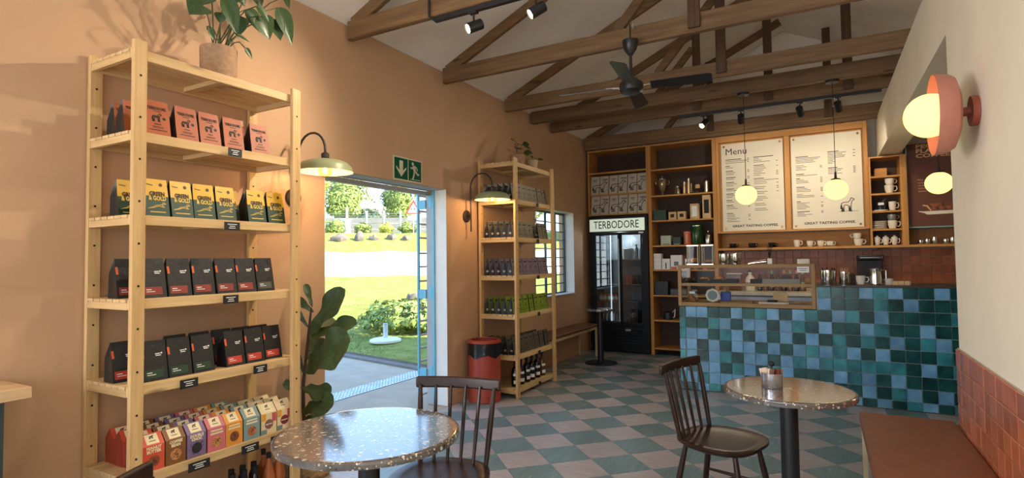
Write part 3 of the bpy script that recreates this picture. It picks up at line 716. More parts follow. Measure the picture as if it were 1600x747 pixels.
def contour_bag(lm):
    def f(label):
        t = thing('coffee_bag', label, 'coffee bag'); h, d, w = .19, .09, .114
        pouch(t, w, h, d, [CONT, PBLACK], [(0, 1, 0), (.62, 1.0, .08), (.9, .98, .12), (1, .96, .02)]); F, th = faceM(d, h)
        b = MB(); b.stroke([(-.046, .034), (.034, .034)], .038, F); b.obj('roast_label', lm, t, smooth=0)
        b = MB(); b.stroke([(-.052, .150), (-.050, .118)], .011, F, z=.0006); b.obj('side_tab', TABO, t, smooth=0)
        b = MB(); b.stroke([(.006, .128), (.026, .129)], .0045, F); b.stroke([(.008, .120), (.03, .120)], .0045, F); b.disc(.0045, 0, 8, F @ Matrix.Translation((.034, .130, 0))); b.stroke([(-.038, .040), (-.016, .040)], .004, F, z=.0006); b.stroke([(-.038, .030), (.0, .030)], .003, F, z=.0006); b.obj('small_print', WHITE, t, smooth=0); return t
    return f
LBLK2 = mat('pale_grey_label', (160, 158, 150), .6)
def plain_bag(front, labelc=None):
    def f(label):
        t = thing('coffee_bag', label, 'coffee bag'); h, d, w = .178, .066, .112
        pouch(t, w, h, d, [front, PBLACK]); F, th = faceM(d, h)
        b = MB(); b.stroke([(-.032, .142), (.032, .142)], .012, F); b.stroke([(x*.04-.022, y*.036+.072) for x, y in DOG], .003, F, closed=True); b.stroke([(-.03, .05), (.03, .05)], .004, F); b.stroke([(-.036, .034), (.036, .034)], .004, F); b.obj('print', INK, t, smooth=0)
        b = MB(); b.box((-.0572, -.012, .034), (-.0565, .012, .054)); b.obj('gusset_label', LBLK2, t, smooth=0); return t
    return f
PROTO = {}
def put(key, builder, loc, rotz, label, group):
    loc = (loc[0], loc[1], loc[2]+.0008)
    if key not in PROTO:
        o = builder(label); PROTO[key] = o; o.location = loc; o.rotation_euler = (0, 0, rotz); o['group'] = group; o['label'] = label; return o
    return dup(PROTO[key], loc, rotz, label, group)
JIT = lambda a: random.uniform(-a, a)
# rack by the door: second board, orange kraft bags
G = 'orange kraft coffee bags on the rack'
for k, (y, x) in enumerate(((1.525, 0), (1.668, 0), (1.795, .004), (1.93, .0), (2.098, .004))):
    put('or', orange_bag, (RX1-.075-x, y, TOPS[1]), PI/2+JIT(.06), '%s orange coffee bag from the left, front row' % ORD[k], G)
for k, (x, y) in enumerate(((-3.06, 1.48), (-2.965, 1.475), (-2.985, 1.66), (-2.98, 2.03))):
    put('or', orange_bag, (x, y, TOPS[1]), PI/2+JIT(.05), ('rear orange bag nearest the wall, seen side-on past the post', 'orange bag seen side-on, between wall and front row', 'orange bag peeping out behind the first front bag', 'orange bag half hidden behind the fifth front bag')[k], G)
G = 'green and gold coffee bags on the rack'
for k, y in enumerate((1.525, 1.645, 1.765, 1.885, 2.075, 2.205)):
    put('gg', green_bag, (RX1-.075, y, TOPS[2]), PI/2+JIT(.05), '%s green and gold coffee bag from the left, front row' % ORD[k], G)
for k, (x, y) in enumerate(((-3.0, 1.47), (-2.97, 1.59), (-2.97, 1.98), (-2.965, 2.13))):
    put('gg', green_bag, (x, y, TOPS[2]), PI/2+JIT(.04), ('rear green and gold bag peeping out left of the front post', 'rear green and gold bag behind the first two', 'rear green and gold bag in the gap before the fifth', 'rear green and gold bag behind the fifth and sixth')[k], G)
G = 'black contour-printed coffee bags, upper row'
for k, y in enumerate((1.515, 1.64, 1.765, 1.892, 2.012, 2.132)):
    put('cr' if k < 5 else 'ck', contour_bag(LBLR if k < 5 else LBLK), (RX1-.08, y, TOPS[3]), PI/2+JIT(.025), ('%s black coffee bag with brick-red label on the fourth board' % ORD[k]) if k < 5 else 'black coffee bag with grey label ending the fourth board row', G)
for k, (x, y) in enumerate(((-2.98, 1.46), (-2.97, 1.70), (-2.97, 2.07))):
    put('cr', None, (x, y, TOPS[3]), PI/2, ('black bag seen side-on behind the rack post, fourth board', 'black bag behind the third of the fourth board', 'black bag at the back of the fourth board, right end')[k], G)
G = 'black contour-printed coffee bags, lower row'
for k, y in enumerate((1.525, 1.645, 1.765)):
    put('cg', contour_bag(LBLG), (RX1-.08, y, TOPS[4]), PI/2+JIT(.05), '%s black coffee bag with dark green label, fifth board' % ORD[k], G)
for k, (y, x) in enumerate(((1.945, 0), (2.068, 0), (2.198, .015))):
    put('cx', contour_bag(LBLRED), (RX1-.08-x, y, TOPS[4]), PI/2+JIT(.025), '%s black coffee bag with red label, fifth board' % ORD[k], G)
for k, (x, y) in enumerate(((-2.985, 1.45), (-2.99, 1.70), (-2.99, 1.83), (-2.995, 1.96), (-2.99, 2.08), (-2.98, 2.19))):
    put('cx', None, (x, y, TOPS[4]), PI/2+JIT(.04), 'black bag in the back row of the fifth board, %s from the left' % ORD[k], G)
# cookie cartons on the sixth board
CARTONS = [('peanut', (214, 84, 58), 'PEANUT', 'BUTTER', (150, 76, 44), 'orange-red peanut butter'), ('coffee', (134, 84, 44), 'COFFEE', 'BEAN', (196, 130, 80), 'brown coffee bean'), ('choc', (128, 106, 142), 'DOUBLE', 'CHOC', (44, 38, 40), 'purple double choc'), ('pink', (206, 110, 118), None, None, (196, 134, 72), 'pink cookie'), ('amber', (226, 150, 56), None, None, (130, 72, 48), 'amber cookie'), ('teal', (126, 152, 150), None, None, (186, 110, 66), 'teal grey cookie'), ('milk', (232, 208, 160), 'MILK TART', None, (140, 92, 76), 'patterned milk tart'), ('berry', (236, 210, 164), None, None, (120, 44, 52), 'patterned burgundy-disc')]
CREAML = mat('cream_label', (238, 220, 176), .6, var=.03)
BLOBY = mat('blob_yellow', (226, 158, 60), .6); BLOBP = mat('blob_pink', (208, 90, 96), .6); BLOBT = mat('blob_teal', (118, 142, 140), .6)
def carton(spec):
    key, rgb, t1, t2, disc, word = spec
    def f(label):
        t = thing('cookie_carton', label, 'cookie carton'); w, d, hb, h = .098, .082, .118, .168
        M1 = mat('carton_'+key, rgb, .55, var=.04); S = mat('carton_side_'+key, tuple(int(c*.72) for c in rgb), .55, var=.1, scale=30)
        b = MB(); x = w/2
        b.face([(-x, -d/2, 0), (x, -d/2, 0), (x, -d/2, hb), (-x, -d/2, hb)], 0); b.face([(x, d/2, 0), (-x, d/2, 0), (-x, d/2, hb), (x, d/2, hb)], 0)
        b.face([(-x, -d/2, hb), (x, -d/2, hb), (x, 0, h), (-x, 0, h)], 0); b.face([(x, d/2, hb), (-x, d/2, hb), (-x, 0, h), (x, 0, h)], 0)
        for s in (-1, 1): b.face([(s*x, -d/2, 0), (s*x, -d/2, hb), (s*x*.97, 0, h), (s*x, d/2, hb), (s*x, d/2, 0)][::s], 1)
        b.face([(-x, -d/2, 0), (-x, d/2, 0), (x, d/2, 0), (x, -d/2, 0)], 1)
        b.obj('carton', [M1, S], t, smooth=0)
        th = math.atan((d/2)/(h-hb)); LM = Matrix.Translation((0, -d/2-.0008, hb)) @ Matrix.Rotation(PI/2-th, 4, 'X'); s = math.hypot(d/2, h-hb)
        lab = MB().stroke([(-.026, s*.52), (.026, s*.52)], s*.80, LM).obj('flap_label', CREAML, t, smooth=0)
        b = MB(); b.stroke([(q*.02-.01, r*.016+s*.55) for q, r in DOG], .002, LM, closed=True, z=.0006); b.stroke([(-.006, s*.72), (.006, s*.72)], .005, LM, z=.0006); b.stroke([(-.014, s*.36), (.014, s*.36)], .0035, LM, z=.0006); b.obj('emblem', INK, lab, smooth=0)
        FM = Matrix.Translation((0, -d/2-.0008, 0)) @ Matrix.Rotation(PI/2, 4, 'X'); r = (PI/2, 0, 0)
        cy = .045
        if key in ('milk', 'berry'):
            MB().stroke([(-.044, .096), (-.022, .096)], .04, FM).obj('yellow_patch', BLOBY, t, smooth=0); MB().stroke([(.022, .088), (.044, .088)], .05, FM).obj('pink_patch', BLOBP, t, smooth=0); MB().stroke([(-.046, .014), (-.016, .014)], .026, FM).obj('teal_patch', BLOBT, t, smooth=0); cy = .054
        dm = mat('disc_'+key, disc, .6, var=.25, scale=60)
        MB().disc(.027, .0006, 20, FM @ Matrix.Translation((0, cy, 0))).obj('cookie_picture', dm, t, smooth=0)
        b = MB(); rn = random.Random(len(key)*7)
        for q in range(16):
            a = rn.uniform(0, 6.28); rr = rn.uniform(.004, .022) if key not in ('choc', 'milk', 'berry') else rn.uniform(.031, .042)
            b.disc(.0028, .0012, 6, FM @ Matrix.Translation((rr*math.cos(a), cy+rr*math.sin(a)*.9, 0)))
        if key not in ('milk', 'berry'): b.obj('chips', mat('chip_brown', (70, 40, 28), .6), t, smooth=0)
        if t1 and key != 'milk':
            text('lettering', t1, .019, CREAML, t, FM @ Vector((0, .106, 0)), r, sx=.95, bold=.001); text('lettering', t2, .019, CREAML, t, FM @ Vector((0, .089, 0)), r, sx=.95, bold=.001)
        elif key == 'milk': text('lettering', t1, .0085, WHITE, t, FM @ Vector((0, cy, .0014)), r, bold=.0003)
        else:
            b = MB(); b.stroke([(-.03, .105), (.03, .105)], .009, FM); b.stroke([(-.033, .090), (.033, .090)], .009, FM)
            if key == 'berry': b = MB().stroke([(-.02, cy), (.02, cy)], .005, FM, z=.0014)
            b.obj('small_print', CREAML, t, smooth=0)
        return t
    return f
G = 'gable-top cookie cartons on the sixth board'
for k, sp in enumerate(CARTONS):
    y = (1.505, 1.607, 1.712, 1.815, 1.917, 2.022, 2.128, 2.236)[k]
    for r in range(4 if k != 6 and k != 7 else 3):
        lb = ('%s carton at the front of its row' if r == 0 else '%s carton, %%s behind the front one' % sp[5] if False else '%s carton, row ' + ('', 'second', 'third', 'fourth')[r] + ' back from the board edge') % sp[5]
        put('ct'+sp[0], carton(sp), (RX1-.048-.088*r, y+JIT(.004), TOPS[5]), PI/2+JIT(.03), lb, G)
# price cards clipped to the boards
CARD = mat('slate_card', (26, 26, 28), .6)
def price_card(y, z, w, label):
    o = thing('price_card', label, 'price card', (WL+.44-.0253+.0265, y, z), PI/2, 'black price cards on the pine rack')
    MB().box((-w/2, -.0012, -.022), (w/2, .0012, .022)).obj('card', CARD, o, smooth=0)
    b = MB()
    for q, l in ((.010, .6), (0, .35), (-.010, .42)): b.box((-w*l/2, -.0017, q-.0018), (w*l/2, -.0012, q+.0018))
    b.obj('chalk_lines', WHITE, o, smooth=0)
for y, z, w, lb in ((1.885, 2.005, .08, 'black price card below the orange coffee bags'), (1.87, 1.605, .09, 'black price card below the green and gold bags'), (1.865, 1.215, .088, 'black price card below the upper black bags'), (1.645, .815, .09, 'left black price card below the lower black bags'), (2.045, .815, .085, 'right black price card below the lower black bags'), (1.70, .397, .11, 'leftmost black price card below the cookie cartons'), (1.985, .397, .105, 'middle black price card below the cookie cartons'), (2.165, .397, .1, 'rightmost black price card below the cookie cartons')):
    price_card(y, z-.004, w, lb)
# bottles on the lowest board
def bottle(name, prof, mats, segs, label, cat, loc, grp, lab=None, cap=None, n=16):
    t = thing(name, label, cat, loc, group=grp)
    MB().lathe(prof, n).obj('bottle', mats, t)
    if lab: MB().arc(lab[0], lab[1], lab[2], *(lab[4:] or (-2.2, .6))).obj('label', lab[3], t)
    if cap: MB().lathe([(cap[0], cap[1]), (cap[0], cap[2]), (.001, cap[2])], n).obj('cap', cap[3], t)
    return t
SAUCE = mat('dark_sauce_glass', (40, 24, 18), .12); ORJ = mat('orange_sauce_glass', (176, 96, 52), .15); WINE = mat('dark_wine_glass', (20, 14, 14), .1); AMB = mat('amber_glass', (96, 58, 28), .12)
P1 = [(.024, 0), (.027, .004), (.027, .09), (.014, .12), (.012, .13)]
for k, (x, y) in enumerate(((-2.86, 1.95), (-2.86, 2.02), (-2.86, 2.09), (-2.93, 1.99), (-2.93, 2.06), (-2.93, 2.13))):
    PROTO.setdefault('sc', None)
    lb = 'small black-capped sauce bottle on the lowest board, %s from the left' % ORD[k]
    if PROTO['sc'] is None: PROTO['sc'] = bottle('sauce_bottle', P1, SAUCE, 16, lb, 'bottle', (x, y, TOPS[6]+.0008), 'black-capped sauce bottles', cap=(.0165, .115, .155, BLACKM))
    else: dup(PROTO['sc'], (x, y, TOPS[6]+.0008), 0, lb)
P2 = [(.034, 0), (.036, .005), (.036, .07), (.012, .155), (.011, .185)]
for k, (x, y) in enumerate(((-2.87, 2.185), (-2.87, 2.255), (-2.95, 2.21))):
    lb = ('left', 'right', 'rear')[k]+' orange sauce bottle with tapering neck on the lowest board'
    if 'oc' not in PROTO: PROTO['oc'] = bottle('sauce_bottle', P2, ORJ, 16, lb, 'bottle', (x, y, TOPS[6]+.0008), 'orange sauce bottles', cap=(.0135, .17, .20, BLACKM))
    else: dup(PROTO['oc'], (x, y, TOPS[6]+.0008), 0, lb)
# rack by the window
ROWS = [(1, (112, 98, 76), 'grey-brown', 'second'), (2, (120, 112, 88), 'olive-grey', 'third'), (3, (122, 104, 116), 'lilac-grey', 'fourth'), (4, (122, 146, 34), 'lime green', 'fifth'), (5, (92, 84, 68), 'taupe', 'sixth')]
for bi, rgb, word, bd in ROWS:
    fm = mat('bag_'+word, rgb, .5, var=.08, bump=.1, bscale=20); G = word+' coffee bags on the window rack'
    for k in range(5):
        put('w'+word, plain_bag(fm), (RX2-.062-.070*k, 5.055+JIT(.006), TOPS[bi]), PI/2+JIT(.05), '%s coffee bag seen side-on at the near end, %s from the front' % (word, ORD[k]), G)
    for k in range(6):
        if bi == 2 and k == 3: continue
        put('w'+word, None, (RX2-.062, 5.175+.122*k+JIT(.006), TOPS[bi]), PI/2+JIT(.09), '%s coffee bag in the front row, %s from the near end' % (word, ORD[k+1]), G)
    for k in range(5):
        put('w'+word, None, (RX2-.155, 5.20+.125*k+JIT(.01), TOPS[bi]), PI/2+JIT(.09), '%s coffee bag in the row behind the front, %s along' % (word, ORD[k]), G)
P3 = [(.038, 0), (.041, .006), (.041, .155), (.030, .185), (.014, .205), (.0135, .25)]
for k in range(6):
    y = 5.10+.125*k; lb = '%s dark bottle with white labels from the left, rack bottom' % ORD[k]; m = AMB if k == 5 else WINE
    if 'wb' not in PROTO:
        t = PROTO['wb'] = bottle('wine_bottle', P3, WINE, 16, lb, 'bottle', (RX2-.075, y, TOPS[6]+.0008), 'dark labelled bottles', lab=(.0414, .03, .065, WHITE, -1.5, -.2), cap=(.0155, .215, .27, BLACKM))
        MB().arc(.0414, .11, .135, -1.6, -.3, 5).obj('label', WHITE, t)
    else:
        c = dup(PROTO['wb'], (RX2-.075, y, TOPS[6]+.0008), .25*(k % 3), lb)
        if k == 5:
            c['label'] = 'amber bottle with white labels, rightmost on the rack bottom'
            for ch in c.children:
                if ch.name.startswith('bottle'): ch.data = ch.data.copy(); ch.data.materials[0] = AMB
for k in range(6):
    o = thing('price_card', 'black card on the window rack, %s board from the top' % ORD[k+1], 'price card', (WL+.482, 5.46, TOPS[k+1]-.03), PI/2, 'black price cards on the window rack')
    MB().box((-.03, -.0012, -.02), (.03, .0012, .02)).obj('card', CARD, o, smooth=0)

# ---- plants
LEAF1 = mat('philodendron_leaf', (48, 74, 32), .35, var=.25, scale=12); LEAF2 = mat('fig_leaf', (56, 76, 42), .45, var=.2, scale=10, bump=.2, bscale=25)
STEM = mat('plant_stem', (72, 78, 40), .6); FIGBARK = mat('fig_bark', (70, 52, 38), .85)
TERRAC = mat('speckled_clay', (160, 126, 96), .8, var=.12, scale=40, bump=.1); SOIL = mat('potting_soil', (40, 30, 22), .95, bump=.6)
HEART = [(0, .30), (.08, .75), (.2, .98), (.35, 1.0), (.55, .8), (.75, .5), (.9, .2), (1, .01)]
OBOV = [(0, .05), (.08, .28), (.2, .46), (.32, .50), (.45, .62), (.6, .9), (.75, 1.0), (.88, .86), (.96, .5), (1, .05)]
OVAL = [(0, .05), (.15, .6), (.4, 1), (.65, .95), (.85, .55), (1, .02)]
def leaf(prof, fold=.25, droop=.18, wave=.0):
    b = MB(); P = []
    for i in range(len(prof)-1):                   # round the outline off between the given widths
        p0, p1, p2, p3 = prof[max(i-1, 0)][1], prof[i][1], prof[i+1][1], prof[min(i+2, len(prof)-1)][1]
        for q in (0, .33, .67):
            P.append((prof[i][0]+(prof[i+1][0]-prof[i][0])*q, max(.01, .5*(2*p1+(p2-p0)*q+(2*p0-5*p1+4*p2-p3)*q*q+(3*p1-p0-3*p2+p3)*q**3))))
    prof = P+[prof[-1]]
    for i, (t, wd) in enumerate(prof):
        for k, s in enumerate((-1, -.5, 0, .5, 1)):
            x = s*wd*.5; z = abs(s)*wd*.5*fold-droop*t*t+wave*math.sin(t*14+s*2)*abs(s)
            b.v.append((x, t, z))
    for i in range(len(prof)-1):
        for k in range(4): a = i*5+k; b.f.append((a, a+1, a+6, a+5)); b.m.append(0)
    return b
def put_leaf(proto, parent, base, tip, wd, face, origin):
    base, tip = Vector(base)-Vector(origin), Vector(tip)-Vector(origin); d = tip-base; L = d.length; y = d/L
    n = Vector(face); n = (n-y*n.dot(y)).normalized(); x = y.cross(n)
    o = proto[0].copy() if proto[1] else proto[0]
    if proto[1]: COL.objects.link(o)
    proto[1] = True; o.parent = parent
    m = Matrix((x*wd, y*L, n*max(wd, L*.5))).transposed().to_4x4(); m.translation = base
    o.matrix_local = m; return o
def potprof(r0, r1, h, wall=.008): return [(r0*.96, 0), (r0, .004), (r1, h), (r1-wall, h), (r1-wall*1.5, h*.86), (.001, h*.86)]
def philodendron():
    org = (-2.98, 1.93, TOPS[0]+.001); t = thing('potted_philodendron', 'philodendron with heart-shaped leaves in a clay pot on the rack top', 'potted plant', org)
    MB().lathe(potprof(.094, .098, .205), 28).obj('pot', TERRAC, t); MB().lathe([(.085, .17), (.07, .185), (.001, .187)], 16).obj('soil', SOIL, t)
    Ls = [((-2.950,1.820,2.826),(-2.950,1.742,2.764),.157), ((-2.860,1.889,2.886),(-2.860,1.968,2.697),.098), ((-2.900,1.889,2.805),(-2.900,1.886,2.745),.063), ((-2.920,2.008,2.837),(-2.920,2.009,2.716),.112), ((-2.950,2.083,2.911),(-2.950,2.182,2.811),.096), ((-2.880,2.117,2.869),(-2.880,2.201,2.755),.135), ((-2.920,2.282,2.994),(-2.920,2.393,2.797),.112), ((-2.840,2.067,2.898),(-2.840,2.161,2.842),.065), ((-2.880,1.973,2.703),(-2.880,2.063,2.693),.03), ((-2.880,2.026,2.646),(-2.880,2.076,2.594),.038), ((-2.900,1.827,2.684),(-2.900,1.853,2.636),.035), ((-2.950,1.840,2.718),(-2.950,1.870,2.692),.03), ((-3.0,2.393,3.129),(-3.0,2.433,3.064),.045), ((-3.0,1.896,2.934),(-3.0,1.80,2.838),.11), ((-3.02,2.047,3.049),(-3.02,2.132,2.966),.11), ((-3.05,2.196,3.113),(-3.05,2.265,3.015),.10), ((-2.9,1.99,2.98),(-2.87,1.93,2.86),.11), ((-2.96,2.28,2.93),(-2.93,2.31,2.80),.10)]
    pr = [leaf(HEART, .3, .12).obj('leaf', LEAF1, t, smooth=60), False]
    for i, (a, c, wd) in enumerate(Ls): put_leaf(pr, t, a, c, wd, (.75, -.45, .45), org)
    for a, c, wd in Ls:
        p = Vector(a)-Vector(org); q = Vector((random.uniform(-.03, .03), random.uniform(-.03, .03), .18)); mid = (p+q)/2+Vector((0, 0, .05))
        if p.x < -.19: p.x = -.19
        MB().tube([q, (q+mid)/2, mid, (mid+p)/2+Vector((0, 0, .02)), p], .0035, 6).obj('stem', STEM, t)
philodendron()
def fig():
    org = (-2.985, 2.60, 0); t = thing('fiddle_leaf_fig', 'fiddle-leaf fig in a woven basket between the rack and doorway', 'potted plant', org)
    b = MB(); b.lathe([(.105, 0), (.13, .03), (.135, .16), (.125, .24), (.115, .24), (.11, .21), (.001, .21)], 28).obj('basket', mat('woven_basket', (176, 138, 96), .85, var=.3, scale=50, bump=.8, bscale=70), t)
    MB().lathe([(.11, .215), (.001, .225)], 16).obj('soil', SOIL, t)
    o = Vector(org)
    MB().tube([Vector(p)-o for p in ((-3.0, 2.6, .2), (-3.05, 2.6, .30), (-3.065, 2.6, .42), (-3.066, 2.6, .59), (-3.029, 2.6, .825), (-3.0, 2.6, 1.03), (-2.99, 2.6, 1.1))], [.013, .012, .012, .011, .010, .008, .005], 8).obj('trunk', FIGBARK, t)
    pr = [leaf(OBOV, .18, .10, .05).obj('leaf', LEAF2, t, smooth=60), False]
    for a, c, wd in [((-2.953,2.55,.92),(-2.651,2.55,1.23),.16), ((-3.01,2.60,.898),(-2.60,2.60,1.02),.15), ((-2.936,2.5,.702),(-2.567,2.5,.928),.28), ((-3.007,2.55,.583),(-2.776,2.55,.557),.14), ((-2.953,2.5,.455),(-2.699,2.5,.517),.18), ((-3.09,2.60,.56),(-3.10,2.47,.61),.08), ((-3.08,2.57,.42),(-3.10,2.37,.47),.19), ((-2.98,2.6,1.104),(-3.048,2.6,1.261),.05), ((-2.991,2.62,1.067),(-3.10,2.56,1.163),.07), ((-3.04,2.62,.963),(-3.115,2.56,1.10),.05), ((-3.05,2.6,.65),(-3.09,2.55,.807),.05), ((-3.071,2.6,.354),(-2.907,2.6,.354),.13), ((-3.04,2.62,.75),(-3.08,2.78,.88),.16), ((-3.02,2.62,.9),(-3.0,2.8,1.02),.15)]:
        put_leaf(pr, t, a, c, wd, (.55, -.6, .6), org)
fig()
def small_plant(name, label, loc, r, h, leaves, m, potm, prof):
    t = thing(name, label, 'potted plant', loc, group='small plants on the window rack')
    MB().lathe(potprof(r*.85, r, h), 24).obj('pot', potm, t); MB().lathe([(r*.85, h*.87), (.001, h*.9)], 12).obj('soil', SOIL, t)
    pr = [leaf(prof, .1, .1).obj('leaf', m, t, smooth=60), False]
    for c, wd, L in leaves:
        base = (0, 0, h*.9); c = Vector(c); d = Vector((c.x, c.y, c.z-h*.9)); tip = c+Vector((d.x, d.y, 0)).normalized()*L*.7+Vector((0, 0, L*.1))
        MB().tube([base, Vector(base)*.4+c*.6+Vector((0, 0, .02)), c], .002, 5).obj('stem', STEM, t)
        put_leaf(pr, t, c, tip, wd, (.5, -.5, .7), (0, 0, 0))
small_plant('potted_pilea', 'small round-leaved plant in a brown pot, left on the window rack', (-2.95, 5.44, TOPS[0]+.001), .088, .15, [((.02, -.16, .16), .10, .11), ((.03, -.1, .24), .10, .11), ((.05, .03, .27), .10, .11), ((.04, .12, .26), .10, .11), ((.06, .12, .2), .09, .11), ((.05, -.08, .2), .10, .11), ((.06, .04, .17), .10, .11), ((.0, -.04, .3), .09, .11), ((-.03, .08, .3), .09, .11)], LEAF1, TERRAC, OVAL)
small_plant('potted_orchid', 'small strap-leaved plant in a pale pot, right on the window rack', (-2.93, 5.76, TOPS[0]+.001), .07, .135, [((.02, .10, .17), .035, .18), ((.03, -.06, .16), .04, .12), ((.05, .06, .15), .035, .1)], LEAF1, mat('pale_clay', (206, 182, 150), .8, var=.06), OVAL)

# ---- sage wall lamps
SAGE = mat('sage_enamel', (142, 146, 108), .4); CREAMIN = mat('cream_enamel', (232, 220, 176), .5); DBRONZE = mat('dark_bronze', (42, 34, 30), .45)
BULBW = emis('filament_glow', (255, 186, 96), 18); BULBG = glass('bulb_glass', (255, 232, 196), .06)
def wall_lamp(y, z, label):
    t = thing('wall_lamp', label, 'wall lamp', (WL, y, z), group='sage green swan-neck wall lamps')
    MB().lathe([(.062, 0), (.062, .014), (.055, .02), (.001, .02)], 24, M=Matrix.Rotation(PI/2, 4, 'Y')).obj('wall_plate', DBRONZE, t)
    a = [(.02, 0, 0), (.055, 0, 0)]
    MB().tube(a, .011, 8).obj('bracket', DBRONZE, t)
    pts = [(.06, 0, -.16), (.06, 0, .30)]+[(.06+.13*(1-math.cos(PI*k/12)), 0, .30+.13*math.sin(PI*k/12)) for k in range(1, 13)]+[(.32, 0, .27)]
    MB().tube(pts, .008, 8).obj('swan_neck', DBRONZE, t)
    MB().lathe([(.022, .235), (.026, .24), (.026, .275), (.012, .285), (.001, .285)], 16, (.32, 0, 0)).obj('lamp_holder', DBRONZE, t)
    o = [(.03, .235), (.10, .228), (.145, .212), (.172, .185), (.180, .150)]; i = [(.176, .152), (.168, .182), (.14, .206), (.10, .222), (.03, .229)]
    MB().lathe(o+i, 40, (.32, 0, 0), mats=[0]*4+[1]*5+[1]).obj('lamp_shade', [SAGE, CREAMIN], t)
    bl = MB(); bl.ball((.32, 0, .158), .045, 20, 12); bl.lathe([(.014, .195), (.014, .23)], 10, (.32, 0, 0)); bl.obj('bulb', BULBG, t)
    MB().ball((.32, 0, .16), .017, 12, 8, 1.3).obj('filament', BULBW, t)
    lamp('wall_lamp_light', 'POINT', (WL+.32, y, z+.145), 6, WARM, shadow_soft_size=.03)
wall_lamp(2.62, 1.852, 'sage green wall lamp left of the doorway, beside the tall rack')
wall_lamp(4.775, 1.857, 'sage green wall lamp between the doorway and window rack')

# ---- emergency exit sign
EXG = mat('exit_green', (18, 84, 58), .7, spec=.1); EXW = mat('exit_white', (214, 210, 184), .7, spec=.1)
sg = thing('exit_sign', 'green and white running-man exit sign above the doorway', 'sign', (WL, 3.85, 2.213), PI/2)
MB().box((-.195, -.006, -.105), (.195, 0, .105)).obj('board', EXW, sg, smooth=0)
MB().box((-.182, -.0075, -.092), (-.006, -.006, .092)).box((.006, -.0075, -.092), (.182, -.0075+.0015, .092)).obj('green_field', EXG, sg, smooth=0)
S = Matrix.Translation((0, -.0082, 0)) @ Matrix.Rotation(PI/2, 4, 'X')
MB().face([S @ Vector(p) for p in ((-.094, -.072, 0), (-.16, .0, 0), (-.16, .018, 0), (-.118, -.016, 0), (-.118, .07, 0), (-.07, .07, 0), (-.07, -.016, 0), (-.028, .018, 0), (-.028, .0, 0))]).obj('arrow', EXW, sg, smooth=0)
b = MB(); b.disc(.016, 0, 12, S @ Matrix.Translation((.062, .062, 0)))
for p, wd in (([(.075, .042), (.09, .0)], .034), ([(.088, .0), (.122, -.02), (.128, -.03), (.15, -.025)], .018), ([(.084, -.005), (.078, -.04), (.062, -.075)], .018), ([(.072, .04), (.05, .018), (.034, .026)], .013), ([(.08, .046), (.118, .03), (.126, .006)], .013)): b.stroke(p, wd, S)
b.obj('running_figure', EXW, sg, smooth=0)
MB().box((.03, -.0085, -.082), (.166, -.008, -.077)).obj('threshold_line', EXW, sg, smooth=0)

# ------------------------------------------------------------------ oak joinery along the back wall
YJ = 8.10
def boards(root, items, m=OAK_X):
    for nm, a, c, mm in items: MB().box(a, c).obj(nm, mm or m, root, smooth=0, bevel=.002, seg=1)
def cabinet(name, label, x0, x1, z0, z1, tl, tr, shelves, depth=.38, back=OAK_D):
    t = thing(name, label, 'shelf unit', (x0, YJ, z0), group='oak shelving on the back wall'); W = x1-x0; Hh = z1-z0
    boards(t, [('side_panel', (0, 0, 0), (tl, depth, Hh), OAK_Z), ('side_panel', (W-tr, 0, 0), (W, depth, Hh), OAK_Z), ('back_panel', (tl, depth-.012, 0), (W-tr, depth, Hh), back), ('top_panel', (tl, 0, Hh-.022), (W-tr, depth-.0121, Hh), OAK_X)]+
           [('shelf', (tl, .002, z-z0-.022), (W-tr, depth-.0121, z-z0), OAK_X) for z in shelves])
    return t
cabinet('overhead_shelf', 'oak shelf unit above the black fridge', -3.15, -2.216, 2.06, 3.07, .022, .022, (2.727, 2.39, 2.082), back=mat('dark_back_panel', (66, 46, 31), .7))
cabinet('tall_shelf', 'tall oak shelf unit between the fridge and the menu boards', -2.214, -1.256, 0, 3.07, .046, .05, (2.70, 2.315, 1.95, 1.585, 1.235, .865, .505, .10), back=mat('dark_back_panel', (66, 46, 31), .7))
t = thing('menu_backboard', 'oak framed wall panel that carries the two menu boards', 'wall panel', (0, YJ, 0))
boards(t, [('back_panel', (-1.254, .06, 1.73), (.525, .08, 3.07), OAK_Z), ('stile', (-1.254, 0, 1.73), (-1.215, .0599, 3.07), OAK_Z), ('stile', (-.40, .01, 1.752), (-.338, .0599, 2.985), OAK_Z), ('stile', (.482, 0, 1.73), (.525, .0599, 3.07), OAK_Z), ('rail', (-1.2149, 0, 2.985), (.4819, .0599, 3.07), OAK_X), ('rail', (-1.2149, 0, 1.728), (.4819, .0599, 1.752), OAK_X)])
cabinet('cup_shelf', 'narrow oak shelf of cups beside the brown poster', .527, .912, 1.524, 2.612, .022, .066, (2.37, 2.156, 1.943, 1.722), .32, back=mat('dark_back_panel', (66, 46, 31), .7))
t = thing('display_ledge', 'long oak ledge with cups under the menu boards', 'shelf', (0, YJ, 0))
boards(t, [('ledge', (-1.254, -.02, 1.492), (1.9, .44, 1.523), OAK_X), ('back_panel', (-1.254, .32, 1.5231), (.526, .335, 1.727), OAK_X), ('back_panel', (.913, .32, 1.5231), (1.9, .335, 1.72), OAK_D)])
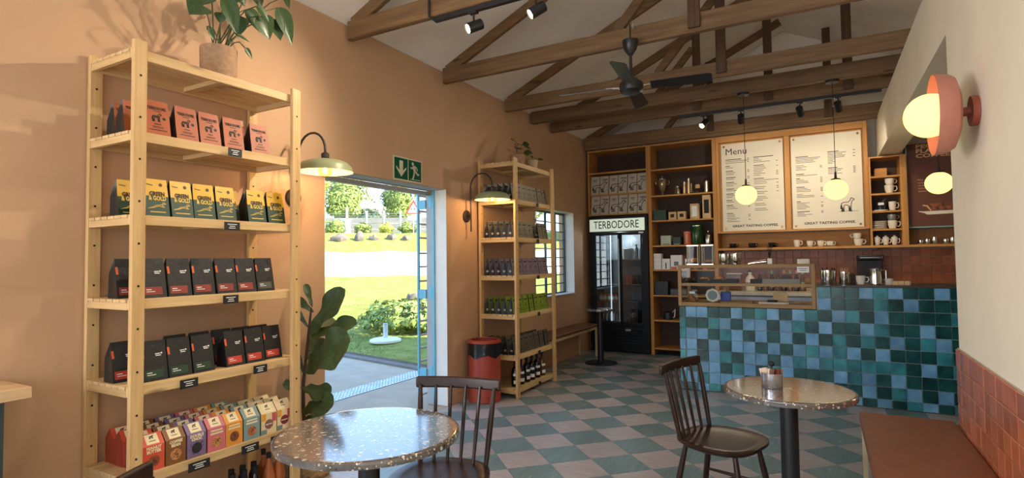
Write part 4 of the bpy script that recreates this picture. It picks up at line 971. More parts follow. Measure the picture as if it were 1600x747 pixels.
# poster
t = thing('poster', 'brown poster of a pie advertising flavoured coffee, behind the right wall', 'poster', (.93, 8.2, 1.738))
MB().box((0, 0, 0), (.95, .01, 1.0)).obj('sheet', mat('poster_brown', (104, 58, 40), .6, var=.06, scale=2), t, smooth=0)
MB().box((-.014, -.004, -.014), (-.0005, .012, 1.0)).box((-.014, -.004, -.014), (.95, .012, -.0005)).obj('edge_trim', mat('pale_teal_trim', (128, 168, 166), .5), t, smooth=0)
MB().box((-.0139, .0121, -.013), (.95, .2, .99)).obj('backing', OAK_D, t, smooth=0)
PT = mat('poster_lettering', (226, 178, 124), .6); rx = (PI/2, 0, 0)
for s, z in (('PECAN', .962), ('FLAVOUR', .905), ('COFFEE', .848)):
    text('lettering', s, .064, PT, t, (.088, -.001, z), rx, 'LEFT', sx=1.5, bold=.0018)
for k, s in enumerate(('Rich,', 'nutty', 'caram', 'and a', 'buttery')): text('lettering', s, .026, PT, t, (.10, -.001, .56-.034*k), rx, 'LEFT', sx=1.1)
PM = Matrix.Translation((0, -.001, 0)) @ Matrix.Rotation(PI/2, 4, 'X')
MB().face([PM @ Vector(p) for p in ((.09, .185, 0), (.14, .18, 0), (.95, .19, 0), (.95, .155, 0), (.18, .14, 0), (.15, .16, 0), (.10, .175, 0))]).obj('plate_picture', CREAM, t, smooth=0)
MB().face([PM @ Vector(p)+Vector((0, -.0004, 0)) for p in ((.20, .185, 0), (.95, .19, 0), (.95, .27, 0), (.5, .285, 0), (.22, .27, 0), (.14, .255, 0), (.135, .24, 0), (.165, .235, 0))]).obj('pie_picture', mat('pie_filling', (132, 74, 40), .6, var=.5, scale=30), t, smooth=0)
MB().stroke([(.14, .252), (.18, .245), (.215, .19)], .014, PM, z=.001).obj('crust_picture', PT, t, smooth=0)

# menu boards
def menu(name, label, x0, x1, z0, z1, seed, first):
    t = thing(name, label, 'menu board', (x0, YJ+.03, z0), group='menu boards'); W, Hh = x1-x0, z1-z0; rn = random.Random(seed)
    MB().box((0, 0, 0), (W, .008, Hh)).obj('board', mat('menu_paper', (232, 222, 200), .6, var=.015), t, smooth=0)
    b = MB()
    for x in (.035, W-.035):
        for z in (.035, Hh-.035): b.lathe([(.014, 0), (.014, .012), (.001, .012)], 12, M=Matrix.Translation((x, 0, z)) @ Matrix.Rotation(PI/2, 4, 'X'))
    stuff(b.obj('standoff_caps', BRASS, t))
    text('lettering', 'GREAT TASTING COFFEE.', .043, INK, t, (W*.53, -.0008, .065), rx, sx=1.16, bold=.0011)
    FM = Matrix.Translation((0, -.0008, 0)) @ Matrix.Rotation(PI/2, 4, 'X'); b = MB()
    if first:
        text('lettering', 'Menu', .125, INK, t, (.05, -.0008, Hh-.115), rx, 'LEFT', sx=1.0, bold=0)
        cols = [(.055, Hh-.22, [(.2, 0), (.28, 1), (.24, 1), 0, (.05, 0), (.09, 1), 0, (.09, 0), (.12, 1), (.1, 1), 0, (.12, 0), (.1, 1), 0, (.10, 0), (.13, 1), (.09, 1), 0, (.1, 0), (.13, 1), 0, (.09, 0), (.12, 1), (.08, 1), 0, (.07, 0), (.1, 1), 0, (.08, 0), (.1, 1), (.14, 1), 0, 0, (.08, 0), (.1, 1), (.1, 1), (.16, 1), (.12, 1), (.16, 1)]),
                (.41, Hh-.215, [(.24, 0), (.06, 1), (.10, 1), (.2, 1), 0, (.12, 0), (.14, 1), (.15, 1), (.12, 1), (.1, 1), (.14, 1), (.08, 1), 0, (.12, 0), (.30, 1), (.15, 1), (.16, 1), 0, (.14, 1), (.12, 1), 0, (.16, 1), (.12, 1), 0, (.14, 1), (.16, 1), (.1, 1), 0, (.12, 1), (.14, 1), 0, (.14, 1), (.16, 1)])]
    else:
        cols = [(.055, Hh-.27, [(.14, 0), (.28, 1), (.25, 1), (.2, 1), (.22, 1), 0, (.09, 1), (.12, 1), (.07, 1), (.11, 1), 0, 0, (.09, 0), (.24, 1), 0, (.04, 0), (.09, 1), (.13, 1), (.14, 1), 0, 0, (.09, 0), (.12, 1), (.16, 1), (.16, 1), 0, (.07, 1), (.2, 1), (.2, 1), 0, 0, (.04, 0), (.14, 1), (.1, 1), (.12, 1), (.14, 1), (.1, 1), 0, (.14, 0), (.08, 1), (.17, 1), (.1, 1)]),
                (.42, Hh-.235, [(.12, 0), (.2, 1), (.16, 1), (.19, 1), (.18, 1), (.08, 1), (.06, 1), (.08, 1), (.05, 1), 0, 0, (.1, 0), (.16, 1), (.14, 1), (.1, 1), (.15, 1)])]
        stuff_b = MB().stroke([(x*.15+W-.245, y*.17+.20) for x, y in DOG], .008, FM, closed=True).stroke([(W-.26, .203), (W-.06, .203)], .004, FM).obj('hound_emblem', INK, t, smooth=0)
    for cx, z, ls in cols:
        for e in ls:
            if e: 
                b.stroke([(cx, z), (cx+e[0], z)], .0105 if e[1] == 0 else .0062, FM)
                if rn.random() < .55: b.stroke([(cx+.275, z), (cx+.295, z)], .008, FM)
            z -= .0225 if first else .0188
    stuff(b.obj('menu_lines', mat('menu_ink', (86, 74, 62), .6), t, smooth=0))
menu('menu_board', 'left menu board with the large Menu heading', -1.185, -.415, 1.757, 2.962, 3, True)
menu('menu_board', 'right menu board with the standing hound drawing', -.322, .463, 1.757, 2.962, 5, False)

# ---- white coffee sacks above the fridge, each pair makes one hound
SACK = mat('pale_sack', (196, 186, 168), .6, var=.05, bump=.15, bscale=16)
def sack(half):
    def f(label):
        t = thing('coffee_sack', label, 'coffee bag'); h, d, w = .285, .11, .138
        b = MB(); pouch(t, w, h, d, [SACK, mat('sack_side', (70, 62, 54), .7)], [(0, 1, 0), (.8, 1, .03), (.95, 1, .04), (1, .99, .02)]); F, th = faceM(d, h)
        off = .142 if half == 0 else 0
        b.stroke([((x*.235-.118)+(.071 if half == 0 else -.071), y*.165+.035) for x, y in DOG], .009, F, closed=True, keep=lambda x: abs(x) < .068)
        b.obj('hound_half', INK, t, smooth=0); b = MB()
        if half: b.stroke([(-.03, .235), (.055, .235)], .014, F); b.stroke([(-.02, .215), (.05, .215)], .006, F)
        else: b.stroke([(-.03, .23), (.03, .23)], .012, F); b.stroke([(-.02, .205), (.02, .205)], .008, F)
        b.obj('print', mat('faded_print', (96, 84, 72), .6), t, smooth=0); return t
    return f
for row, z in ((0, 2.39), (1, 2.082)):
    for p in range(3):
        for hf in (0, 1):
            k = p*2+hf
            put('sk%d' % hf, sack(hf), (-3.045+.293*p+.1455*hf, YJ+.075, z), JIT(.008), '%s white hound-print coffee sack from the left, %s row above fridge' % (ORD[k], ('upper', 'lower')[row]), 'white coffee sacks above the fridge')

# ---- black glass-door fridge
FR = thing('display_fridge', 'black two-door glass drinks fridge with a lit sign on top', 'fridge', (-3.12, 8.05, 0))
FB = mat('fridge_black', (11, 11, 12), .5, spec=.3)
fw, fd = .90, .46
boards(FR, [('side_panel', (0, 0, .02), (.065, fd, 2.045), FB), ('side_panel', (fw-.085, 0, .02), (fw, fd, 2.045), FB), ('top_panel', (.0651, 0, 1.80), (fw-.0851, fd, 2.045), FB), ('lower_panel', (.0651, .012, .02), (fw-.0851, fd, .395), FB), ('back_panel', (.0651, fd-.02, .3951), (fw-.0851, fd, 1.7999), mat('fridge_liner', (150, 156, 160), .4))])
sgn = MB().box((.01, -.012, 1.815), (fw-.04, -.0005, 2.0)).obj('sign_panel', emis('fridge_sign', (206, 216, 196), .42), FR, smooth=0)
text('lettering', 'TERBODORE', .165, INK, sgn, (fw*.475, -.0135, 1.907), rx, sx=.74, bold=.0004)
MB().box((fw-.135, -.004, 1.772), (fw-.06, -.0005, 1.795)).obj('badge', STEEL, FR, smooth=0)
for k in range(7): MB().bar((.10, .010, .10+.04*k), (fw-.11, .010, .10+.04*k), .03, .012, up=(0, .5, 1)).obj('grille_slat', FB, FR, smooth=0)
MB().box((fw-.36, -.002, .33), (fw-.28, .0115, .355)).obj('price_sticker', WHITE, FR, smooth=0)
FG = glass('fridge_glass', (225, 232, 235), .28, .015)
for nm, x0, x1, y in (('left', .066, .475, .0), ('right', .462, fw-.086, .032)):
    d = MB().box((x0, y, .40), (x0+.032, y+.03, 1.795)).box((x1-.032, y, .40), (x1, y+.03, 1.795)).box((x0+.032, y, .40), (x1-.032, y+.03, .44)).box((x0+.032, y, 1.755), (x1-.032, y+.03, 1.795)).obj('door', FB, FR, smooth=0)
    MB().box((x0+.0321, y+.013, .4401), (x1-.0321, y+.017, 1.7549)).obj('glass_pane', FG, d, smooth=0)
    if nm == 'left': MB().box((x1-.028, y-.006, .46), (x1-.008, y-.0005, 1.70)).obj('handle_strip', mat('grey_strip', (170, 176, 178), .35), d, smooth=0)
for z in (1.39, 1.02, .755, .455): MB().box((.066, .075, z-.012), (fw-.086, fd-.021, z)).obj('wire_shelf', STEEL, FR, smooth=0)
MB().box((.30, .07, .46), (.312, .082, 1.76)).obj('led_strip', emis('fridge_led', (226, 240, 255), 1.1), FR, smooth=0)
lamp('fridge_light', 'POINT', (-2.68, 8.2, 1.70), 8, (.9, .96, 1), shadow_soft_size=.05)
CANP = [(.022, 0), (.026, .005), (.026, .105), (.021, .115), (.001, .115)]
def can(label, loc, m, grp, h=1):
    t = thing('drink_can', label, 'drink can', loc, group=grp); MB().lathe([(r, z*h) for r, z in CANP[:4]], 16).obj('can', m, t); MB().lathe([(.0205, .1145*h), (.021, .1165*h), (.001, .1165*h)], 16).obj('lid', STEEL, t)
PINKC = mat('coral_can', (222, 120, 96), .35); BLKC = mat('black_can', (30, 28, 30), .35); GRYC = mat('silver_can', (170, 170, 168), .3, .6)
for k in range(5): can(('left coral drink can', 'right coral drink can', 'first black drink can', 'second black drink can', 'third black drink can')[k]+' on the upper right fridge shelf', (-2.585+.056*k, 8.17, 1.0205), PINKC if k < 2 else BLKC, 'cans on the right fridge shelf', 1.15)
for k in range(5): can('%s silver can on the bottom left fridge shelf' % ORD[k], (-2.97+.06*k, 8.17, .4555), GRYC, 'silver cans in the fridge', 1)
JUICE = mat('orange_juice', (188, 110, 48), .3)
for k in range(5):
    t = thing('juice_jar', '%s orange juice bottle on the left fridge shelf' % ORD[k], 'juice bottle', (-2.99+.062*k, 8.17, .7555), group='juice bottles in the fridge')
    MB().lathe([(.026, 0), (.028, .006), (.028, .085), (.018, .105), (.018, .115)], 16).obj('bottle', JUICE, t); MB().lathe([(.0284, .025), (.0284, .075)], 16).obj('label', WHITE, t); MB().lathe([(.0195, .108), (.0195, .128), (.001, .128)], 12).obj('cap', BLACKM, t)
for k in range(3): bottle('milk_bottle', [(.03, 0), (.032, .005), (.032, .15), (.014, .19), (.014, .21)], BLKC, 16, '%s tall dark bottle in the lower right of the fridge' % ORD[k], 'bottle', (-2.50+.075*k, 8.17, .4555), 'dark bottles in the fridge', cap=(.016, .19, .225, GRYC))
for k in range(2): bottle('water_bottle', [(.028, 0), (.03, .005), (.03, .15), (.013, .19), (.013, .21)], GRYC, 16, '%s tall silver bottle on the top right fridge shelf' % ORD[k], 'bottle', (-2.43+.075*k, 8.18, 1.3905), 'silver bottles in the fridge', cap=(.015, .19, .22, BLACKM))
t = tag(MB().box((-.06, -.06, 0), (.06, .06, .16)).obj('carton', GRYC, loc=(-2.55, 8.2, 1.3905), bevel=.004), 'grey carton on the top right fridge shelf', 'carton')

# ---- things on the tall shelf unit
def boxthing(name, label, cat, x0, x1, z, h, m, d=.12, grp=None, win=None, y=None):
    yy = y if y else YJ+.03
    t = thing(name, label, cat, ((x0+x1)/2, yy+d/2, z+.0006), group=grp); w2 = (x1-x0)/2
    MB().box((-w2, -d/2, 0), (w2, d/2, h)).obj('carton', m, t, smooth=0, bevel=.003, seg=1)
    if win: MB().box((-w2*win[0], -d/2-.0012, h*win[1]), (w2*win[0], -d/2-.0002, h*win[2])).obj('print', win[3], t, smooth=0)
    return t
GREENBX = mat('dark_green_carton', (36, 58, 46), .5); KRAFT = mat('kraft_carton', (206, 172, 124), .6); PALEBX = mat('pale_carton', (214, 206, 188), .5); SAGEBX = mat('sage_carton', (176, 186, 160), .5); CORAL = mat('coral_tin', (212, 104, 82), .4); GREENT = mat('green_tin', (44, 78, 40), .2, .3)
z = 2.315
t = thing('coffee_siphon', 'tall glass trophy-shaped coffee maker on the tall shelf', 'coffee maker', (-2.03, YJ+.12, z+.0006))
MB().lathe([(.05, 0), (.055, .008), (.014, .02), (.012, .05), (.05, .09), (.062, .16), (.068, .22), (.062, .235)], 24).obj('vessel', mat('smoked_glass', (150, 130, 96), .08, .5), t); MB().lathe([(.066, .236), (.068, .244), (.02, .262), (.008, .27), (.012, .285), (.001, .29)], 24).obj('lid', STEEL, t)
for s in (-1, 1): MB().tube([(s*.066, 0, .22), (s*.1, 0, .215), (s*.095, 0, .17), (s*.063, 0, .16)], .006, 6).obj('handle', STEEL, t)
bb = bottle('steel_pot', [(.05, 0), (.053, .004), (.045, .07), (.03, .1), (.028, .115)], STEEL, 20, 'small squat steel jug on the tall shelf', 'jug', (-1.815, YJ+.12, z+.0006), None, cap=(.031, .11, .125, STEEL))
for k, (x, h) in enumerate(((-1.715, .19), (-1.655, .235))):
    t = thing('pepper_mill', ('shorter', 'taller')[k]+' slim brass grinder on the tall shelf', 'grinder', (x, YJ+.12, z+.0006), group='slim brass grinders')
    MB().lathe([(.024, 0), (.025, .004), (.024, h*.7)], 20).obj('body', mat('champagne_metal', (206, 178, 132), .3, .8), t); MB().lathe([(.0245, h*.71), (.0245, h*.95), (.008, h*.96), (.008, h), (.001, h)], 20).obj('cap', STEEL, t)
t = thing('french_press', 'small glass pour-over jug with wooden collar on the tall shelf', 'coffee maker', (-1.53, YJ+.12, z+.0006))
MB().lathe([(.045, 0), (.05, .01), (.045, .06), (.022, .095), (.024, .11), (.055, .19)], 24).obj('jug', CLEAR, t); MB().lathe([(.03, .075), (.034, .08), (.034, .125), (.03, .13)], 20).obj('collar', KRAFT, t); MB().tube([(-.05, 0, .15), (-.085, 0, .15), (-.085, 0, .03), (-.05, 0, .03)], .007, 6).obj('handle', STEEL, t)
t = thing('hand_grinder', 'steel hand coffee grinder with a crank on the tall shelf', 'grinder', (-1.405, YJ+.12, z+.0006))
MB().lathe([(.04, 0), (.042, .005), (.036, .10), (.042, .12), (.042, .17), (.02, .20)], 20).obj('body', STEEL, t); MB().tube([(0, 0, .2), (0, 0, .235), (-.06, 0, .25), (-.075, 0, .25)], .006, 6).obj('crank', STEEL, t); MB().ball((-.08, 0, .262), .016, 12, 8).obj('knob', BLACKM, t)
z = 1.95
boxthing('gift_box', 'dark green carton, left on the third shelf down', 'box', -2.15, -1.965, z, .155, GREENBX)
for k, x in enumerate((-1.93, -1.80)): boxthing('window_box', ('left', 'right')[k]+' small kraft carton with a dark square print', 'box', x, x+.11, z, .115, KRAFT, grp='small kraft cartons', win=(.5, .3, .72, BLACKM))
boxthing('filter_box', 'pale carton with a white panel on the tall shelf', 'box', -1.625, -1.505, z, .215, KRAFT, win=(.55, .15, .85, WHITE))
boxthing('kettle_box', 'tall cream carton with a black panel on the tall shelf', 'box', -1.455, -1.345, z, .33, KRAFT, win=(.6, .22, .8, BLACKM))
z = 1.585
boxthing('square_tin', 'pale sage square carton on the fourth shelf down', 'box', -2.05, -1.905, z, .14, SAGEBX, win=(.7, .08, .14, GREENBX))
boxthing('small_tin', 'dark green small carton beside the sage one', 'box', -1.875, -1.765, z, .115, GREENBX, win=(.7, .06, .14, SAGEBX))
t = thing('coral_canister', 'coral pink tin with a wavy edge on the tall shelf', 'tin', (-1.685, YJ+.1, z+.0006)); MB().lathe([(.05, 0), (.052, .004), (.052, .19), (.001, .19)], 20).obj('tin', CORAL, t); MB().box((-.012, -.0535, .03), (.012, -.0515, .15)).obj('label', KRAFT, t, smooth=0)
t = thing('green_canister', 'tall shiny green tin on the fourth shelf down', 'tin', (-1.555, YJ+.11, z+.0006)); MB().lathe([(.075, 0), (.077, .004), (.077, .28), (.072, .288), (.001, .288)], 24).obj('tin', GREENT, t); MB().lathe([(.0775, .262), (.0775, .27)], 24).obj('lid_seam', STEEL, t)
t = thing('coffee_press', 'steel coffee press at the right end of the fourth shelf', 'coffee maker', (-1.40, YJ+.11, z+.0006)); MB().lathe([(.045, 0), (.047, .006), (.047, .13), (.04, .14)], 20).obj('body', STEEL, t); MB().lathe([(.048, .141), (.052, .15), (.03, .17), (.012, .175), (.012, .19), (.001, .195)], 20).obj('lid', STEEL, t); MB().tube([(-.046, 0, .12), (-.075, 0, .115), (-.075, 0, .03), (-.046, 0, .025)], .007, 6).obj('handle', BLACKM, t)
z = 1.235
WH = mat('white_carton', (232, 228, 220), .5, var=.02)
for k in range(4): boxthing('kraft_pack', ('bottom', 'second', 'third', 'top')[k]+' white and kraft pack in the stack at the shelf left end', 'box', -2.16, -2.05, z+.058*k, .057, WH, grp='stacked white packs', win=None)
for k in range(2): boxthing('filter_pack', ('lower', 'upper')[k]+' white filter paper pack beside the stacked packs', 'box', -2.04, -1.925, z+(.105*k), .104 if k == 0 else .05, WH, grp='white filter packs', win=(.14, .1, .9, INK) if k == 0 else None)
boxthing('kettle_carton', 'large white carton with a kettle drawing on the fifth shelf', 'box', -1.915, -1.755, z, .205, WH, win=(.4, .25, .55, mat('print_grey', (120, 120, 118), .6)))
boxthing('red_box', 'dark red slim carton behind the kettle carton', 'box', -1.75, -1.72, z, .2, LBLR, y=YJ+.14)
boxthing('white_box', 'small white carton right of the kettle carton', 'box', -1.715, -1.645, z, .15, WH, win=(.6, .4, .7, mat('print_grey', (120, 120, 118), .6)))
boxthing('red_pouch_box', 'low red and white packet at the front of the fifth shelf', 'box', -1.905, -1.83, z, .04, CORAL, d=.025, y=YJ+.003)
for k in range(4): boxthing('small_pack', '%s small coloured packet behind the pastry case, from left' % ORD[k], 'box', -1.60+.065*k, -1.545+.065*k, z, .1, (CORAL, INK, CORAL, GREENBX)[k], d=.08, grp='small packets on the fifth shelf')
boxthing('black_crate', 'black storage box low on the tall shelf', 'box', -2.155, -1.96, .865, .2, BLACK)
boxthing('grey_crate', 'dark grey box right of the black storage box', 'box', -1.93, -1.70, .865, .09, mat('dark_grey_plastic', (50, 58, 60), .4))
t = thing('gooseneck_kettle', 'black kettle with a pale handle low on the tall shelf', 'kettle', (-1.99, YJ+.13, .5056)); MB().lathe([(.07, 0), (.075, .01), (.06, .10), (.04, .12), (.001, .125)], 20).obj('body', BLACK, t); MB().tube([(.06, 0, .1), (.10, 0, .15), (.09, 0, .04), (.07, 0, .03)], .008, 6).obj('handle', WHITE, t); MB().tube([(-.07, 0, .03), (-.11, 0, .06), (-.115, 0, .13), (-.14, 0, .14)], .007, 6).obj('spout', BLACK, t)
t = thing('milk_frother', 'slim steel whisk standing low on the tall shelf', 'whisk', (-1.78, YJ+.12, .5056)); MB().lathe([(.03, 0), (.03, .006), (.008, .012), (.008, .16), (.02, .17), (.02, .21), (.001, .214)], 12).obj('stand', STEEL, t); MB().tube([(0, 0, .2), (.03, 0, .23), (.03, 0, .12)], .005, 6).obj('wand', STEEL, t)

# ---- cups, jugs
def cup(label, loc, r=.042, h=.065, m=CREAM, rz=0, grp='white cups under the menu boards', saucer=False, lid=False, name='coffee_cup', cat='cup'):
    t = thing(name, label, cat, (loc[0], loc[1], loc[2]+.0006), rz, grp); z0 = 0
    if saucer: MB().lathe([(.03, 0), (.07, .012), (.068, .015), (.03, .005), (.001, .005)], 24).obj('saucer', m, t); z0 = .0055
    MB().lathe([(r*.6, z0), (r*.72, z0+.004), (r*.95, z0+h*.5), (r, z0+h), (r-.004, z0+h), (r*.9, z0+h*.5), (r*.6, z0+.008), (.001, z0+.008)], 24).obj('bowl', m, t)
    MB().tube([(r*.93, 0, z0+h*.82), (r*1.45, 0, z0+h*.84), (r*1.6, 0, z0+h*.55), (r*1.3, 0, z0+h*.28), (r*.85, 0, z0+h*.3)], .0055, 6).obj('handle', m, t)
    if lid: MB().lathe([(r*.98, z0+h+.0005), (r*.9, z0+h+.012), (.012, z0+h+.018), (.012, z0+h+.03), (.001, z0+h+.033)], 20).obj('lid', m, t)
    return t
ZL, YL = 1.523, YJ+.09
BLKCUP = mat('black_glaze', (34, 34, 36), .2)
for k, (x, s) in enumerate(((-1.075, 'left'), (-.83, 'middle'), (-.585, 'right'))):
    cup(s+' black cup on a saucer on the oak ledge', (x, YL, ZL), .046, .058, BLKCUP, 0, 'black cups on the oak ledge', True)
for k, (x, st) in enumerate(((-.285, 0), (-.135, 0), (-.015, 0), (.09, 1))):
    cup('%s white cup on the oak ledge below the right menu' % ORD[k], (x, YL, ZL), .040, (.09, .075, .075, .06)[k], CREAM, .2, saucer=bool(st))
cup('lower white cup of the stacked pair on the ledge', (.40, YL, ZL), .05, .085); cup('upper white cup of the stacked pair on the ledge', (.39, YL, ZL+.087), .05, .07, CREAM, PI+.2)
for k, x in enumerate((.598, .686, .774)): cup('%s cream lidded pot under the cup shelf' % ORD[k], (x, YJ+.09, ZL+.002), .033, .085, CREAM, 0, 'cream lidded pots', False, True, 'lidded_pot', 'pot')
for k, (x, h) in enumerate(((1.03, .05), (1.095, .06), (1.165, .085), (1.27, .055), (1.335, .075))):
    t = thing('spice_tin', '%s small steel canister on the ledge below the poster' % ORD[k], 'canister', (x, YJ+.08, ZL+.0006), group='small steel canisters'); MB().lathe([(.026, 0), (.027, .003), (.027, h*.8)], 20).obj('tin', CHROME, t); MB().lathe([(.028, h*.81), (.028, h), (.001, h)], 20).obj('lid', STEEL, t)
# cup shelf
def cs(z): return z
boxthing('wooden_box', 'small plain wooden box on the top cup shelf', 'box', .60, .73, 2.37, .11, OAK_X, y=YJ+.15)
cup('lower white cup on the second cup shelf', (.74, YJ+.08, 2.156), .05, .10, grp='cups on the cup shelf'); cup('upper tilted white cup on the second cup shelf', (.745, YJ+.08, 2.258), .05, .08, CREAM, .3, grp='cups on the cup shelf')
t = thing('coffee_dripper', 'black dripper on a white base on the third cup shelf', 'dripper', (.645, YJ+.09, 1.9436)); MB().lathe([(.075, 0), (.08, .012), (.001, .013)], 24).obj('base', WHITE, t); MB().lathe([(.05, .0135), (.052, .05), (.065, .10), (.06, .10), (.045, .05), (.001, .045)], 24).obj('cone', BLKCUP, t); MB().tube([(.0, .0, .05), (.02, 0, .12), (.06, 0, .15)], .004, 6).obj('spoon', STEEL, t); MB().box((-.03, -.07, .07), (.03, -.066, .10)).obj('tag', WHITE, t, smooth=0)
cup('tall white tumbler on the third cup shelf', (.765, YJ+.08, 1.943), .04, .11, grp='cups on the cup shelf')
for k in range(6):
    t = tag(MB().lathe([(.045, 0), (.078, .01), (.076, .014), (.045, .006), (.001, .006)], 24).obj('saucer', CREAM, loc=(.63, YJ+.1, 1.7226+.0165*k)), '%s saucer from the bottom of the stack' % ORD[k], 'saucer', 'saucers on the cup shelf')
cup('lower white cup beside the saucer stack', (.76, YJ+.08, 1.722), .05, .10, grp='cups on the cup shelf'); cup('upper glass-grey cup beside the saucer stack', (.755, YJ+.08, 1.824), .048, .07, GRYC, .2, grp='cups on the cup shelf')

# ---- back counter behind the servery
t = thing('back_counter', 'back worktop with steel drawers below the terracotta splashback', 'counter', (-1.25, 7.86, 0))
boards(t, [('carcass', (0, .02, 0), (3.1, .52, .90), mat('grey_laminate', (120, 118, 122), .5)), ('worktop', (-.0, 0, .9001), (3.1, .525, .945), mat('white_worktop', (226, 214, 192), .35))]+[('drawer_front', (.02+.78*k, .0, .62), (.76+.78*k, .0199, .88), mat('steel_front', (170, 172, 186), .35, .5)) for k in range(3)])
SYR = [(.03, 0), (.034, .005), (.034, .15), (.013, .20), (.0125, .25)]
cols = [((150, 60, 40), 'amber'), ((60, 44, 34), 'dark'), ((130, 150, 60), 'green-labelled'), ((50, 40, 34), 'dark'), ((190, 130, 60), 'orange-labelled'), ((140, 160, 80), 'green-labelled'), ((190, 100, 90), 'pink-labelled'), ((140, 160, 90), 'green-labelled')]
t = thing('ceramic_bottle', 'broad cream bottle behind the display case', 'bottle', (-.865, 8.18, .9456)); MB().lathe([(.06, 0), (.063, .006), (.063, .14), (.05, .18), (.022, .21), (.02, .25)], 24).obj('bottle', CREAM, t); MB().lathe([(.022, .25), (.022, .275), (.001, .275)], 16).obj('stopper', BLACKM, t)
for k, (c, wd) in enumerate(cols): bottle('syrup_bottle', SYR, (SAUCE, AMB)[k % 2], 16, '%s syrup bottle from the left behind the display case' % ORD[k], 'bottle', (-.745+.0735*k, 8.18, .9456), 'syrup bottles on the back worktop', lab=(.0345, .05, .12, mat('syrup_label_%d' % k, c, .5)), cap=(.015, .225, .275, mat('syrup_cap_%d' % k, tuple(min(255, q+20) for q in c), .4)))
t = thing('plastic_tub', 'clear plastic tub on the back worktop', 'tub', (-1.06, 8.15, .9456)); MB().box((-.09, -.07, 0), (.09, .07, .22)).obj('tub', glass('tub_plastic', (225, 205, 180), .1, .1), t, bevel=.01); MB().box((-.095, -.075, .2205), (.095, .075, .235)).obj('lid', WHITE, t, bevel=.004)
t = thing('coffee_machine', 'black coffee brewer on the back worktop', 'coffee machine', (.51, 8.1, .9456)); MB().box((-.13, -.1, 0), (.13, .16, .06)).obj('base', BLACK, t, bevel=.008); MB().box((-.13, .05, .0605), (.13, .16, .40)).obj('tower', BLACK, t, bevel=.008); MB().box((-.135, -.12, .4005), (.135, .16, .46)).obj('head', BLACK, t, bevel=.012); MB().box((-.11, -.123, .425), (.09, -.1205, .43)).obj('trim_strip', STEEL, t, smooth=0); MB().ball((.115, -.122, .43), .008, 10, 6).obj('knob', STEEL, t)
t = thing('hanging_rail', 'small black bracket under the oak ledge', 'bracket', (.50, 8.09, 1.4915)); MB().box((-.09, -.02, -.022), (.09, .1, -.0005)).obj('bracket', BLACK, t, smooth=0)

# ------------------------------------------------------------------ tiled servery counter
ct = thing('service_counter', 'service counter faced with square blue and green glazed tiles', 'counter', (0, 6.13, 0))
MB().box((-1.358, .012, .002), (-.062, .62, .872)).box((-.0621, .012, .002), (1.9, .62, 1.098)).obj('carcass', GROUT, ct, smooth=0)
MB().box((-.058, -.006, 1.0985), (1.9, .66, 1.118)).obj('worktop', mat('dark_worktop', (58, 52, 46), .4), ct, smooth=0, bevel=.003)
GL = glaze('tile_pale_blue', (120, 172, 204), (88, 142, 182)); GM = glaze('tile_teal', (60, 146, 154), (36, 104, 116)); GD = glaze('tile_deep_green', (28, 88, 84), (14, 54, 58))
TM = {'L': GL, 'M': GM, 'D': GD}
GRID = ['            MDDLMLDDLD', '            LDDDMDLDDD', 'DLLDDLDMLDLMDLMDLDDDDM', 'MDDMLDLLDLMDLDDLMDDLDD', 'MLLDMLDLDLDLDMDMDLDMLD', 'LLDLDLLDLDLMLMLDLDDDMD', 'MLDLMDLLDLMLMMMMMMDLDM', 'LDLLDMLDMLDDDLMLDLDDDD', 'MLMLLLDLMLDMLDDLDMLDLD', 'DDLMDLMLDMLDMDLDLDMLDM']
cx = [-1.366]+[-1.298+.1133*k for k in range(29)]; TP = {}
rt = random.Random(4)
for r in range(10):
    z1 = 1.112-.1145*r-(0 if r < 2 else 0); z0 = max(z1-.1145, .004)
    for k in range(27):
        if r < 2 and k < 12: continue
        ch = GRID[r][k] if k < 22 else rt.choice('LMDDD')
        x0, x1 = cx[k]+.0022, cx[k+1]-.0022
        if r == 2 and k < 12: pass
        key = (ch, k == 0, r == 9)
        if key not in TP:
            TP[key] = MB().box((-(x1-x0)/2, 0, -(z1-z0)/2+.0022), ((x1-x0)/2, .012, (z1-z0)/2-.0022)).obj('tile', TM[ch], ct, smooth=0, bevel=.003, seg=1); o = TP[key]
        else: o = TP[key].copy(); COL.objects.link(o)
        o.location = ((x0+x1)/2, random.uniform(-.0012, .0006), (z0+z1)/2-(.014 if r == 2 and k < 12 else 0)*0)
# display case
CASEG = glass('case_glass', (252, 253, 252), .035)
dc = thing('display_case', 'wood framed glass pastry case set into the tiled counter', 'display case', (-1.368, 6.118, .884)); W, D_, Hc = 1.302, .50, .438
CW = wood('case_wood', (146, 112, 70), (176, 140, 92), 'x', knots=False, piece=.05); CWZ = wood('case_wood_z', (146, 112, 70), (176, 140, 92), 'z', knots=False, piece=.05)
for y in (0, D_-.03):
    for z, h in ((0.002, .04), (Hc-.034, .034)): MB().box((.0351, y, z), (W-.0351, y+.03, z+h)).obj('rail', CW, dc, smooth=0, bevel=.002, seg=1)
    for x in (0, W-.035): MB().box((x, y, .002), (x+.035, y+.03, Hc)).obj('stile', CWZ, dc, smooth=0, bevel=.002, seg=1)
MB().box((.0351, 0, .218), (W-.0351, .03, .245)).obj('rail', CW, dc, smooth=0)
for x in (0, W-.035):
    for z, h in ((.002, .04), (Hc-.034, .034)): MB().box((x, .0301, z), (x+.035, D_-.0301, z+h)).obj('side_rail', CW, dc, smooth=0)
MB().box((.036, .031, .002), (W-.036, D_-.031, .03)).obj('floor_board', CW, dc, smooth=0)
MB().box((.0351, .031, .232), (W-.0351, D_-.031, .240)).obj('glass_shelf', CASEG, dc, smooth=0)
